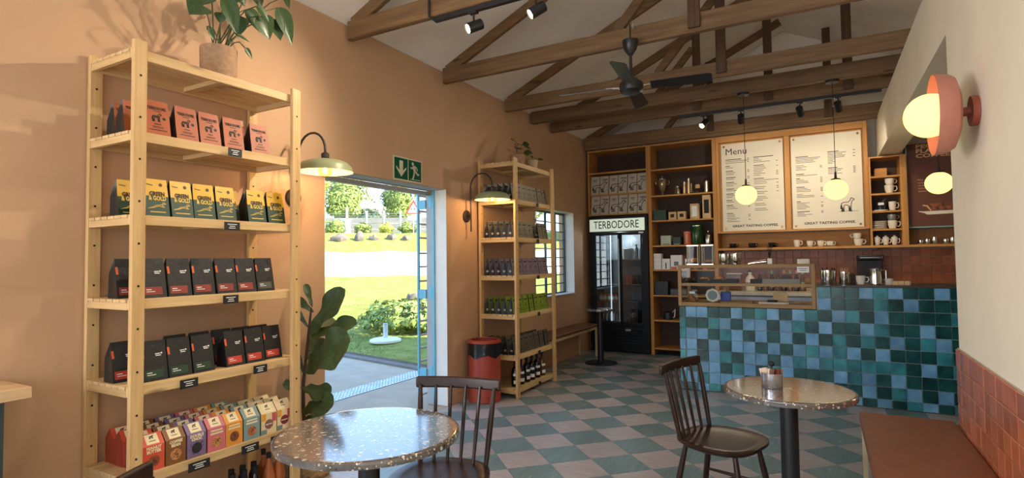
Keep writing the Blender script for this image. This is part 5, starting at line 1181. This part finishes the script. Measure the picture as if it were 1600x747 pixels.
MB().box((.42, D_-.06, .0425), (.455, D_-.031, .2315)).obj('shelf_post', CWZ, dc, smooth=0)
for a, c in (((.0355, .012, .043), (W-.0355, .016, .2175)), ((.0355, .012, .2455), (W-.0355, .016, Hc-.0345)), ((.012, .0305, .043), (.016, D_-.0305, Hc-.035)), ((W-.016, .0305, .043), (W-.012, D_-.0305, Hc-.035))):
    MB().box(a, c).obj('glass_pane', CASEG, dc, smooth=0)
MB().box((W-.155, -.0015, .358), (W-.05, -.0003, .415)).obj('notice', WHITE, dc, smooth=0)
b = MB().box((W-.145, -.0022, .393), (W-.065, -.0016, .398)).box((W-.13, -.0022, .376), (W-.075, -.0016, .381)).obj('notice_lines', INK, dc, smooth=0)
DULL = mat('dull_steel', (124, 120, 112), .6, .5)
X0, ZS, ZF = -1.368, .884+.2405, .884+.0305
PAST = mat('baked_pastry', (190, 126, 62), .6, var=.3, scale=20, bump=.3); PAST2 = mat('dark_bake', (70, 44, 30), .6, var=.3, scale=20)
PAPER = mat('baking_paper', (226, 218, 202), .7); TRAY = mat('black_tray', (18, 18, 19), .65, spec=.2)
def plate_of(name, label, x, y, z, r, items, m=WHITE):
    t = thing(name, label, 'plate', (x, y, z+.0006)); MB().lathe([(r*.6, 0), (r, .012), (r*.98, .016), (r*.6, .006), (.001, .006)], 28).obj('plate', m, t); return t
plate_of('plate', 'black plate at the left end of the upper pastry shelf', -1.27, 6.33, ZS, .06, 0, TRAY)
for k in range(3): tag(MB().ball((0, 0, .02), .024, 14, 8, .8).obj('muffin', PAST2, loc=(-1.295+.028*k, 6.31+.04*(k % 2), ZS+.0166)), '%s small dark bake on the black plate, case top left' % ORD[k], 'muffin', 'dark bakes on the black plate')
for k, x in enumerate((-1.13, -.985, -.845)):
    t = thing('bake_tray', '%s black tray on the upper shelf of the pastry case' % ORD[k], 'tray', (x, 6.30, ZS+.0006), group='black trays in the pastry case'); MB().box((-.06, -.10, 0), (.06, .10, .012)).obj('base', TRAY, t, smooth=0); MB().box((-.06, -.10, .0121), (.06, -.094, .045)).obj('front_lip', TRAY, t, smooth=0); MB().box((-.06, .094, .0121), (.06, .10, .045)).obj('rear_lip', TRAY, t, smooth=0)
tag(MB().tube([(-.05, 0, .02), (-.02, .01, .03), (.02, .01, .032), (.055, 0, .02)], [.01, .022, .022, .01], 10).obj('croissant', PAST, loc=(-1.125, 6.30, ZS+.0135), rot=(0, 0, .4)), 'golden croissant in the first black tray', 'pastry')
tag(MB().tube([(-.05, 0, .02), (-.02, .01, .034), (.02, .01, .036), (.055, 0, .02)], [.01, .024, .024, .01], 10).obj('croissant', PAST, loc=(-.985, 6.30, ZS+.0135), rot=(0, 0, -.2)), 'golden croissant in the second black tray', 'pastry')
tag(MB().box((-.05, -.03, 0), (.05, .03, .035)).obj('brownie', PAST2, loc=(-.845, 6.30, ZS+.0136), bevel=.008), 'dark cake slice in the third black tray', 'cake')
t = thing('steel_tray', 'long steel tray on the upper shelf of the pastry case', 'tray', (-.37, 6.28, ZS+.0006)); MB().box((-.17, -.1, 0), (.17, .1, .008)).obj('base', DULL, t, smooth=0); MB().box((-.17, -.1, .0081), (.17, -.094, .05)).obj('front_lip', DULL, t, smooth=0)
t = thing('bake_tray', 'black tray left of the long steel tray', 'tray', (-.60, 6.28, ZS+.0006), group='black trays in the pastry case'); MB().box((-.055, -.1, 0), (.055, .1, .012)).obj('base', TRAY, t, smooth=0); MB().box((-.055, -.1, .0121), (.055, -.094, .05)).obj('front_lip', TRAY, t, smooth=0)
tag(MB().ball((0, 0, .04), .055, 18, 10, .72).obj('bread_roll', PAST2, loc=(-.33, 6.32, ZS+.009)), 'dark round loaf on the long steel tray', 'bread')
t = tag(MB().ball((0, 0, .03), .038, 16, 10, .75).obj('muffin', PAST, loc=(-.125, 6.30, ZS+.001)), 'golden bun at the right end of the upper pastry shelf', 'bun')
# lower shelf
t = thing('wrapped_sandwich', 'clear wrapped sandwich pack, left on the case floor', 'sandwich', (-1.26, 6.34, ZF+.0006)); MB().prism([(-.05, 0), (.05, 0), (.04, .13), (-.03, .13)], -.03, .03, XZ).obj('wrap', glass('wrap_film', (230, 232, 235), .3, .12), t, smooth=0); MB().prism([(-.042, .004), (.042, .004), (-.02, .09)], -.025, .025, XZ).obj('bread', PAST, t, smooth=0); MB().box((-.03, -.033, .09), (.03, -.031, .115)).obj('label', WHITE, t, smooth=0)
t = thing('round_tin', 'pale octagonal tin leaning on the case floor', 'tin', (-1.05, 6.34, ZF+.0006)); MB().lathe([(.075, -.02), (.075, .02), (.001, .02)], 8, (0, 0, .076), M=Matrix.Rotation(PI/2, 4, 'X')).obj('tin', PALEBX, t, smooth=0); MB().lathe([(.05, .0205), (.05, .022), (.001, .022)], 24, (0, 0, .076), M=Matrix.Rotation(PI/2, 4, 'X')).obj('window', mat('dull_teal_print', (100, 118, 116), .4), t)
tag(MB().box((-.05, -.03, 0), (.05, .03, .11)).obj('blue_box', mat('blue_carton', (40, 70, 170), .5), loc=(-.93, 6.42, ZF+.0006), bevel=.003), 'blue carton behind the octagonal tin', 'box')
t = thing('serving_board', 'wooden serving board lying on the case floor', 'board', (-.80, 6.32, ZF+.0006)); MB().box((-.16, -.1, 0), (.16, .1, .016)).obj('board', CW, t, smooth=0, bevel=.004); MB().tube([(.16, 0, .008), (.22, 0, .008)], .008, 6).obj('handle', CW, t)
tag(MB().box((-.14, -.07, 0), (.14, .07, .02)).obj('paper_tray', PAPER, loc=(-.45, 6.30, ZF+.0006), rot=(0, 0, .05), bevel=.004), 'white paper-lined tray on the case floor', 'tray')
tag(MB().box((-.045, -.05, 0), (.045, .05, .018)).obj('black_card', BLACKM, loc=(-.46, 6.30, ZF+.0212), bevel=.002), 'black card on the white paper-lined tray', 'card')
t = thing('paper_bag', 'crumpled brown paper bag on the case floor', 'paper bag', (-.40, 6.47, ZF+.0006)); MB().prism([(-.07, 0), (.07, 0), (.075, .09), (.03, .12), (-.02, .10), (-.06, .11)], -.035, .035, XZ).obj('bag', KRAFT, t, smooth=0)
# on top of the case
ZT = .884+Hc+.0006
for k, x in enumerate((-1.245, -1.09)):
    t = thing('cookie_canister', ('left', 'right')[k]+' tall clear canister with steel corners on the pastry case', 'canister', (x, 6.36, ZT), group='tall clear canisters')
    b = MB()
    for sx in (-1, 1):
        for sy in (-1, 1): b.box((sx*.055-.006, sy*.055-.006, .008), (sx*.055+.006, sy*.055+.006, .205))
    b.obj('corner_posts', mat('canister_steel', (140, 126, 104), .5, .5), t, smooth=0); MB().box((-.062, -.062, 0), (.062, .062, .008)).obj('base', STEEL, t, smooth=0); MB().box((-.062, -.062, .205), (.062, .062, .214)).obj('lid', STEEL, t, smooth=0)
    MB().box((-.05, -.052, .009), (.05, -.049, .204)).box((-.052, -.045, .009), (-.049, .045, .204)).box((.049, -.045, .009), (.052, .045, .204)).obj('glazing', CASEG, t, smooth=0)
    for q in range(2 if k else 3): MB().lathe([(.036, 0), (.038, .006), (.036, .018), (.001, .02)], 16, (0, .0, .010+.022*q)).obj('cookie', PAST if q else PAST2, t)
for k, x in enumerate((-.925, -.81)):
    t = thing('steel_canister', ('left', 'right')[k]+' polished steel canister on the pastry case', 'canister', (x, 6.36, ZT), group='polished canisters on the case'); MB().lathe([(.054, 0), (.055, .003), (.055, .115), (.05, .12), (.05, .022), (.001, .02)], 24).obj('tin', CHROME, t); MB().lathe([(.0555, .106), (.057, .11), (.0555, .116)], 24).obj('rolled_rim', STEEL, t)
t = thing('tongs', 'steel serving tongs lying on the pastry case', 'tongs', (-.60, 6.36, ZT)); MB().bar((-.09, 0, .006), (.09, -.02, .03), .02, .004).obj('arm', STEEL, t); MB().bar((-.09, 0, .012), (.08, .03, .05), .02, .004).obj('arm', STEEL, t)
t = thing('reed_diffuser', 'small white bottle of black reeds on the pastry case', 'diffuser', (-.478, 6.36, ZT)); MB().box((-.022, -.022, 0), (.022, .022, .06)).obj('bottle', WHITE, t, bevel=.004); 
for k in range(6): MB().tube([(0, 0, .058), (-.03+.012*k, .01*(k % 3-1), .21)], .0022, 5).obj('reed', BLACKM, t)
t = thing('card_holder', 'small pale folded card standing on the pastry case', 'card', (-.17, 6.36, ZT)); MB().prism([(-.018, 0), (.018, 0), (.002, .05), (-.002, .05)], -.055, .055, Matrix(((0, 0, 1, 0), (1, 0, 0, 0), (0, 1, 0, 0), (0, 0, 0, 1)))).obj('card', PALEBX, t, smooth=0)
# on the tiled counter, right of the case
ZC = 1.1186; YC = 6.36
t = thing('cutlery_canister', 'polished steel canister of cutlery on the tiled counter', 'canister', (.045, YC, ZC)); MB().lathe([(.07, 0), (.071, .003), (.071, .14), (.066, .14), (.066, .01), (.001, .01)], 28).obj('tin', CHROME, t)
for k in range(7): MB().tube([(.045*math.cos(k*.9), .045*math.sin(k*.9), .012), (.055*math.cos(k*.9), .055*math.sin(k*.9), .165)], .005, 5).obj('handle', BLACKM, t)
t = thing('stirrer_canister', 'steel canister of wooden stirrers on the tiled counter', 'canister', (.182, YC, ZC)); MB().lathe([(.044, 0), (.045, .003), (.045, .125), (.041, .125), (.041, .01), (.001, .01)], 24).obj('tin', CHROME, t)
for k in range(9): MB().bar((.02*math.cos(k*.7), .02*math.sin(k*.7), .012), (.034*math.cos(k*.7), .034*math.sin(k*.7), .16), .006, .0025).obj('stirrer', KRAFT, t)
boxthing('card_reader', 'black card box between stirrers and white mug', 'box', .236, .275, ZC, .10, BLACKM, d=.08, y=YC)
cup('white mug full of spoons on the tiled counter', (.318, YC, ZC), .042, .085, CREAM, .1, 'mugs on the tiled counter', name='spoon_mug', cat='mug')
for k in range(3): 
    pass
t = thing('milk_jug', 'polished steel milk jug on the tiled counter', 'jug', (.44, YC, ZC)); MB().lathe([(.045, 0), (.05, .005), (.05, .06), (.044, .12), (.05, .155), (.046, .155), (.04, .12), (.045, .06), (.001, .02)], 24).obj('jug', CHROME, t); MB().tube([(.047, 0, .14), (.085, 0, .135), (.085, 0, .05), (.049, 0, .045)], .006, 6).obj('handle', STEEL, t)
t = thing('sugar_tub', 'small ribbed glass tub beside the milk jug', 'tub', (.545, YC, ZC)); MB().lathe([(.03, 0), (.035, .06), (.032, .06), (.028, .004), (.001, .004)], 12).obj('tub', PALEBX, t)
for k in range(8):
    o = tag(MB().box((-.022, -.005, 0), (.022, .005, .035)).obj('sugar_sachet', (KRAFT, PALEBX, WHITE)[k % 3], loc=(.592+.015*k, YC+.02*((k*5) % 3-1), ZC), rot=(JIT(.15), 0, JIT(.8))), '%s sugar sachet of the row on the tiled counter' % ORD[k], 'sachet', 'sugar sachets on the tiled counter')

# ------------------------------------------------------------------ lamps overhead
GLOBE = emis('opal_globe', (255, 208, 112), 1.8)
GLOBE.node_tree.nodes['Principled BSDF'].inputs['Specular IOR Level'].default_value = 0
def pendant(x, y, ztop, label):
    t = thing('globe_pendant', label, 'pendant lamp', (x, y, 2.045), group='opal globe pendants')
    MB().ball((0, 0, 0), .106, 32, 18, .93).obj('globe', GLOBE, t)
    lamp('pendant_light', 'POINT', (x, y, 2.045), 11, WARM, shadow_soft_size=.112)
    MB().lathe([(.045, .092), (.04, .104), (.012, .112), (.008, .17), (.001, .17)], 20).obj('cap', DBRONZE, t)
    MB().tube([(0, 0, .165), (0, 0, ztop-2.045-.02)], .0035, 6).obj('cord', BLACKM, t)
    MB().lathe([(.06, ztop-2.045-.025), (.06, ztop-2.0455), (.001, ztop-2.0455)], 24).obj('ceiling_rose', BLACK, t)
pendant(-.675, 6.245, 3.12, 'left globe pendant, hanging before the left menu board')
pendant(.135, 6.245, 3.12, 'middle globe pendant, hanging before the right menu board')
pendant(.94, 6.25, 3.12, 'globe pendant by the brown poster, half behind the right wall')
SPOTL = emis('spot_lens', (255, 226, 176), 30); SPOTO = mat('spot_lens_off', (60, 56, 50), .2)
def track(y, x0, x1, heads, label, z=3.12):
    t = thing('spotlight_track', label, 'track light', (0, y, z), group='spotlight tracks')
    MB().box((x0, -.017, -.034), (x1, .017, -.001)).obj('rail', BLACK, t, smooth=0)
    for k, (x, tgt, lit, e) in enumerate(heads):
        p = Vector((x, 0, -.135)); d = (Vector(tgt)-(p+Vector((0, y, z)))).normalized(); q = d.to_track_quat('Z', 'Y').to_matrix().to_4x4()
        MB().box((x-.03, -.016, -.048), (x+.03, .016, -.0345)).tube([(x, 0, -.045), (x, 0, -.13)], .007, 6).obj('stem', BLACK, t)
        M = Matrix.Translation(p) @ q
        h = MB().lathe([(.001, -.06), (.036, -.06), (.036, .05), (.032, .052), (.030, .044), (.001, .043)], 20, M=M).obj('spot_head', BLACK, t)
        MB().lathe([(.029, .0445), (.001, .046)], 16, M=M).obj('lens', SPOTL if lit else SPOTL, h)
        if e: lamp('spot_beam', 'SPOT', tuple(p+Vector((0, y, z))+d*.062), e, WARMW, tgt, spot_size=R(100), spot_blend=1, shadow_soft_size=.014)
    return t
t1 = track(3.125, -2.34, -.5, [(-2.016, (-3.15, 1.55, 2.0), 1, 46), (-1.543, (-3.1, 1.75, 1.6), 1, 46), (-1.0, (-1.5, 1.2, .7), 1, 40)], 'spotlight track under the nearest truss, two lit heads in view')
MB().tube([(-2.36, -.045, .3), (-2.36, -.045, -.0), (-2.345, -.02, -.02), (-2.335, 0, -.02)], .008, 6).obj('feed_cable', BLACK, t1)
track(6.825, -1.48, .585, [(-1.18, (-2.6, 4.4, .8), 1, 40), (-.77, (-.9, 8.1, 2.3), 1, 20), (-.165, (.05, 8.1, 2.2), 1, 20), (.196, (.45, 8.1, 2.0), 1, 22)], 'spotlight track of four heads before the menu boards')
# right wall lamp
PINKL = mat('dusty_pink_enamel', (190, 124, 104), .55); COPP = mat('terracotta_lamp', (150, 74, 52), .5)
t = thing('dish_wall_lamp', 'pink dish wall lamp with a glowing opal globe on the right wall', 'wall lamp', (.638, 3.236, 2.055), -PI/2)
RY = Matrix.Rotation(PI/2, 4, 'X')      # lathe axis z -> -y local, pointing out from the wall
MB().lathe([(.068, .0), (.068, .026), (.001, .026)], 28, M=RY).obj('wall_plate', COPP, t); MB().tube([(0, -.026, 0), (0, -.075, 0)], .021, 14).obj('stem', COPP, t)
MB().lathe([(.03, .066), (.12, .072), (.165, .088), (.182, .115), (.190, .165), (.186, .166), (.178, .118), (.16, .094), (.118, .078), (.03, .073)], 48, M=RY).obj('dish', PINKL, t)
MB().lathe([(.035, .0735), (.035, .10), (.001, .10)], 20, M=RY).obj('lamp_holder', COPP, t)
MB().ball((0, -.178, 0), .102, 36, 20).obj('globe', GLOBE, t)
lamp('dish_lamp_light', 'POINT', (.638-.178, 3.236, 2.055), 6, WARM, shadow_soft_size=.108)
# ---- ceiling fan
FANB = mat('fan_black', (34, 32, 32), .35)
t = thing('ceiling_fan', 'black four-blade ceiling fan hanging below the second truss', 'ceiling fan', (-1.275, 4.25, 2.75))
MB().tube([(0, .0, .50), (0, .06, .54), (0, .085, .50)], .005, 6).obj('hook', STEEL, t); MB().tube([(0, 0, .50), (0, 0, .37)], .006, 6).obj('cord', BLACKM, t)
MB().lathe([(.001, .25), (.02, .255), (.05, .30), (.062, .35), (.062, .372), (.001, .375)], 24).obj('canopy', FANB, t); MB().tube([(0, 0, .06), (0, 0, .27)], .012, 10).obj('downrod', FANB, t)
MB().lathe([(.001, -.055), (.07, -.05), (.09, -.03), (.095, .0), (.09, .03), (.06, .055), (.03, .075), (.001, .08)], 28).obj('motor_housing', FANB, t)
for k in range(4):
    a = R(8+90*k); M = Matrix.Rotation(a, 4, 'Z') @ Matrix.Rotation(R(-16), 4, 'X'); b = MB()
    b.prism([(.15, -.05), (.57, -.062), (.60, -.045), (.60, .045), (.57, .06), (.15, .045)], -.003, .003, M); bl = b.obj('blade', FANB, t, smooth=0)
    MB().bar(tuple(M @ Vector((.085, 0, 0))), tuple(M @ Vector((.20, 0, .006))), .03, .006).obj('blade_iron', STEEL, bl, smooth=0)

# ------------------------------------------------------------------ tables, chairs, benches
TZ = terrazzo('terrazzo_top')
def table(label, x, y, r, h=.735, col=.042, base=.19, name='pedestal_table', grp='round terrazzo pedestal tables', chip=0):
    t = thing(name, label, 'table', (x, y, 0), chip, grp)
    MB().lathe([(r-.012, h-.028), (r-.002, h-.026), (r, h-.016), (r-.002, h-.003), (r-.008, h), (r-.02, h), (.001, h)], 64).obj('tabletop', TZ, t, smooth=50)
    MB().lathe([(col, .018), (col, h-.036), (col*2.2, h-.034), (col*2.2, h-.0285), (.001, h-.0285)], 28).obj('column', BLACK, t); MB().lathe([(base, 0), (base, .008), (base-.02, .016), (col+.002, .018), (.001, .0179)], 40).obj('base', BLACK, t)
    return t
table('round terrazzo table nearest the camera, reflecting the doorway', -1.594, 1.672, .359, .73, base=.12)
table('round terrazzo table beside the leather bench and single chair', -.172, 3.17, .308, .73, base=.10, chip=1)
table('small high terrazzo side table before the black fridge', -2.64, 7.15, .195, .73, .042, .215, 'side_table', chip=2)
t = thing('sachet_tin', 'small tin of sugar sachets standing on the terrazzo table', 'tin', (-.245, 3.16, .7306)); MB().lathe([(.048, 0), (.05, .003), (.05, .075), (.047, .075), (.047, .006), (.001, .006)], 24).obj('tin', mat('dull_tin', (200, 200, 204), .25, .9), t)
SB = mat('brown_sachet', (112, 62, 40), .5); SK = mat('pale_sachet', (222, 196, 176), .5)
for k in range(10):
    a = k*2.4; MB().box((-.016, -.003, 0), (.016, .003, .075)).obj('sachet', (SB, SK, SB)[k % 3], t, loc=(.026*math.cos(a), .026*math.sin(a), .022), rot=(JIT(.25), JIT(.25), a), smooth=0)
MB().ball((0, .01, .118), .014, 10, 6).tube([(0, .01, .11), (0, .01, .03)], .004, 6).obj('spoon', BLACKM, t)
def chair(label, x, y, rz):
    t = thing('spindle_chair', label, 'chair', (x, y, 0), rz, 'dark spindle-back chairs'); SH = .452
    b = MB(); n = 40
    def ring(k, z): 
        out = []
        for i in range(n):
            a = 2*PI*i/n; c, s = math.cos(a), math.sin(a); px = .222*math.copysign(abs(c)**.72, c); py = .215*math.copysign(abs(s)**.72, s)
            px *= 1-.13*max(0, py)/.2; out.append((px*k, py*k, z))
        return out
    rings = [ring(.02, SH-.014), ring(.45, SH-.013), ring(.75, SH-.008), ring(.93, SH), ring(1, SH-.006), ring(1, SH-.02), ring(.9, SH-.036), ring(.02, SH-.036)]
    for r in rings: b.v += r
    for i in range(len(rings)-1):
        for k in range(n): j = (k+1) % n; b.f.append((i*n+k, i*n+j, (i+1)*n+j, (i+1)*n+k)); b.m.append(0)
    b.obj('seat', DARKWOOD, t, smooth=60)
    LG = {}
    for sx in (-1, 1):
        for sy in (-1, 1):
            top = Vector((sx*.135, sy*.13, SH-.03)); bot = Vector((sx*.19, sy*.205, 0)); LG[sx, sy] = (top, bot)
            MB().tube([top, top.lerp(bot, .35), top.lerp(bot, .7), bot], [.012, .0165, .0155, .0105], 12).obj('leg', DARKWOOD, t)
    pt = lambda k, f: LG[k][0].lerp(LG[k][1], f)
    for sx in (-1, 1): a, c = pt((sx, -1), .52), pt((sx, 1), .52); MB().tube([a, a.lerp(c, .5), c], [.007, .010, .007], 8).obj('stretcher', DARKWOOD, t)
    a = pt((-1, -1), .52).lerp(pt((-1, 1), .52), .5); c = pt((1, -1), .52).lerp(pt((1, 1), .52), .5); MB().tube([a, a.lerp(c, .5), c], [.007, .010, .007], 8).obj('stretcher', DARKWOOD, t)
    for k in range(6):
        u = -1+2*k/5; q = Vector((u*.165, .165-.02*u*u, SH-.012)); p = Vector((u*.19, .238-.026*u*u, .787)); r = .0125 if k in (0, 5) else .0085
        MB().tube([q, q.lerp(p, .4), q.lerp(p, .8), p], [r*.9, r*1.12, r, r*.75], 10).obj('spindle', DARKWOOD, t)
    m = 14; pl = [(-.218+.436*i/m, .249-.03*((-1+2*i/m)**2)-.0+.006) for i in range(m+1)]; poly = [(px, py+.011) for px, py in pl]+[(px, py-.011) for px, py in reversed(pl)]
    MB().prism(poly, .772, .828).obj('crest_rail', DARKWOOD, t, smooth=40, bevel=.009, seg=3)
    return t
chair('dark spindle chair tucked under the nearest terrazzo table', -1.52, 2.045, R(14.5))
chair('dark spindle chair at the table beside the leather bench', -.495, 3.135, R(73.7))
chair('dark spindle chair mostly out of frame, only a crest end showing', -1.425, .885, R(126.9))
LEATH = mat('brown_leather', (128, 66, 30), .42, var=.1, scale=14, bump=.12, bscale=80); FRM = mat('cream_steel', (206, 186, 140), .45)
def bench(label, x0, x1, y0, y1, h, th, m, legs):
    t = thing('bench', label, 'bench', ((x0+x1)/2, (y0+y1)/2, 0)); W, L = (x1-x0)/2, (y1-y0)/2
    MB().box((-W, -L, h-th), (W, L, h)).obj('seat_pad', m, t, bevel=.012, seg=3)
    MB().box((-W+.01, -L+.02, h-th-.032), (-W+.035, L-.02, h-th-.0005)).box((W-.035, -L+.02, h-th-.032), (W-.01, L-.02, h-th-.0005)).obj('side_rails', FRM, t, smooth=0)
    for y in legs:
        yy = y-(y0+y1)/2
        MB().box((-W+.0351, yy-.0125, h-th-.032), (W-.0351, yy+.0125, h-th-.0005)).obj('cross_rail', FRM, t, smooth=0)
        for x in (-W+.01, W-.035): MB().box((x, yy-.0125, 0), (x+.025, yy+.0125, h-th-.0325)).obj('leg', FRM, t, smooth=0)
bench('brown leather bench along the right wall', .165, .625, 1.7, 3.985, .46, .055, LEATH, (1.8, 2.9, 3.95))
bench('low brown-topped bench beneath the barred window', -3.18, -2.87, 6.0, 7.70, .46, .04, wood('bench_top', (96, 54, 32), (126, 76, 46), 'y', rough=.35, knots=False), (6.2, 7.66))
# ---- waste bin
RED = mat('oxide_red_metal', (164, 62, 42), .35, var=.04)
t = thing('waste_bin', 'oxide red round bin with a black liner beside the window rack', 'bin', (-2.995, 4.775, 0))
MB().lathe([(.155, 0), (.162, .004), (.162, .56), (.158, .56), (.158, .01), (.001, .01)], 40).obj('drum', RED, t)
b = MB(); b.lathe([(.170, .455), (.1675, .47), (.1665, .53), (.167, .575), (.160, .578), (.150, .54), (.14, .40), (.001, .38)], 48)
b.v = [(x*(1+.025*math.sin(math.atan2(y, x)*11)*(z < .56)), y*(1+.025*math.sin(math.atan2(y, x)*11)*(z < .56)), z+(.018*math.sin(math.atan2(y, x)*5) if z < .47 else 0)) for x, y, z in b.v]
b.obj('liner', mat('black_liner', (16, 16, 18), .25, bump=.5, bscale=30), t); MB().lathe([(.1595, .5785), (.168, .580), (.168, .604), (.135, .610), (.133, .604), (.155, .598), (.155, .585)], 40).obj('lid_ring', RED, t)
# ---- cupboard at the left edge
t = thing('side_cupboard', 'dark cupboard with a wooden top at the left edge, by the wall', 'cupboard', (WL, 0, 0))
MB().box((.003, -.9, .853), (.31, 1.065, .90)).obj('top', wood('cupboard_top', (190, 152, 108), (216, 182, 138), 'y', piece=.03), t, smooth=0, bevel=.003); MB().box((.003, -.85, .002), (.28, .985, .8525)).obj('body', mat('slate_cupboard', (62, 72, 74), .5), t, smooth=0); MB().box((.2805, -.8, .05), (.296, .965, .83)).obj('door', mat('slate_cupboard', (62, 72, 74), .5), t, smooth=0)

# ------------------------------------------------------------------ lettering curves become plain meshes
bpy.context.view_layer.update()
dg = bpy.context.evaluated_depsgraph_get(); done = {}
for o in [o for o in bpy.data.objects if o.type == 'FONT']:
    k = o.data.name
    if k not in done:
        me = bpy.data.meshes.new_from_object(o.evaluated_get(dg), depsgraph=dg); done[k] = me
new = []
for o in [o for o in bpy.data.objects if o.type == 'FONT']:
    me = done[o.data.name]; n = bpy.data.objects.new('tmp', me); COL.objects.link(n); n.parent = o.parent
    n.location = o.location; n.rotation_euler = o.rotation_euler; n.scale = o.scale; new.append((n, o))
for n, o in new: bpy.data.objects.remove(o)
for n, o in new: n.name = 'lettering'
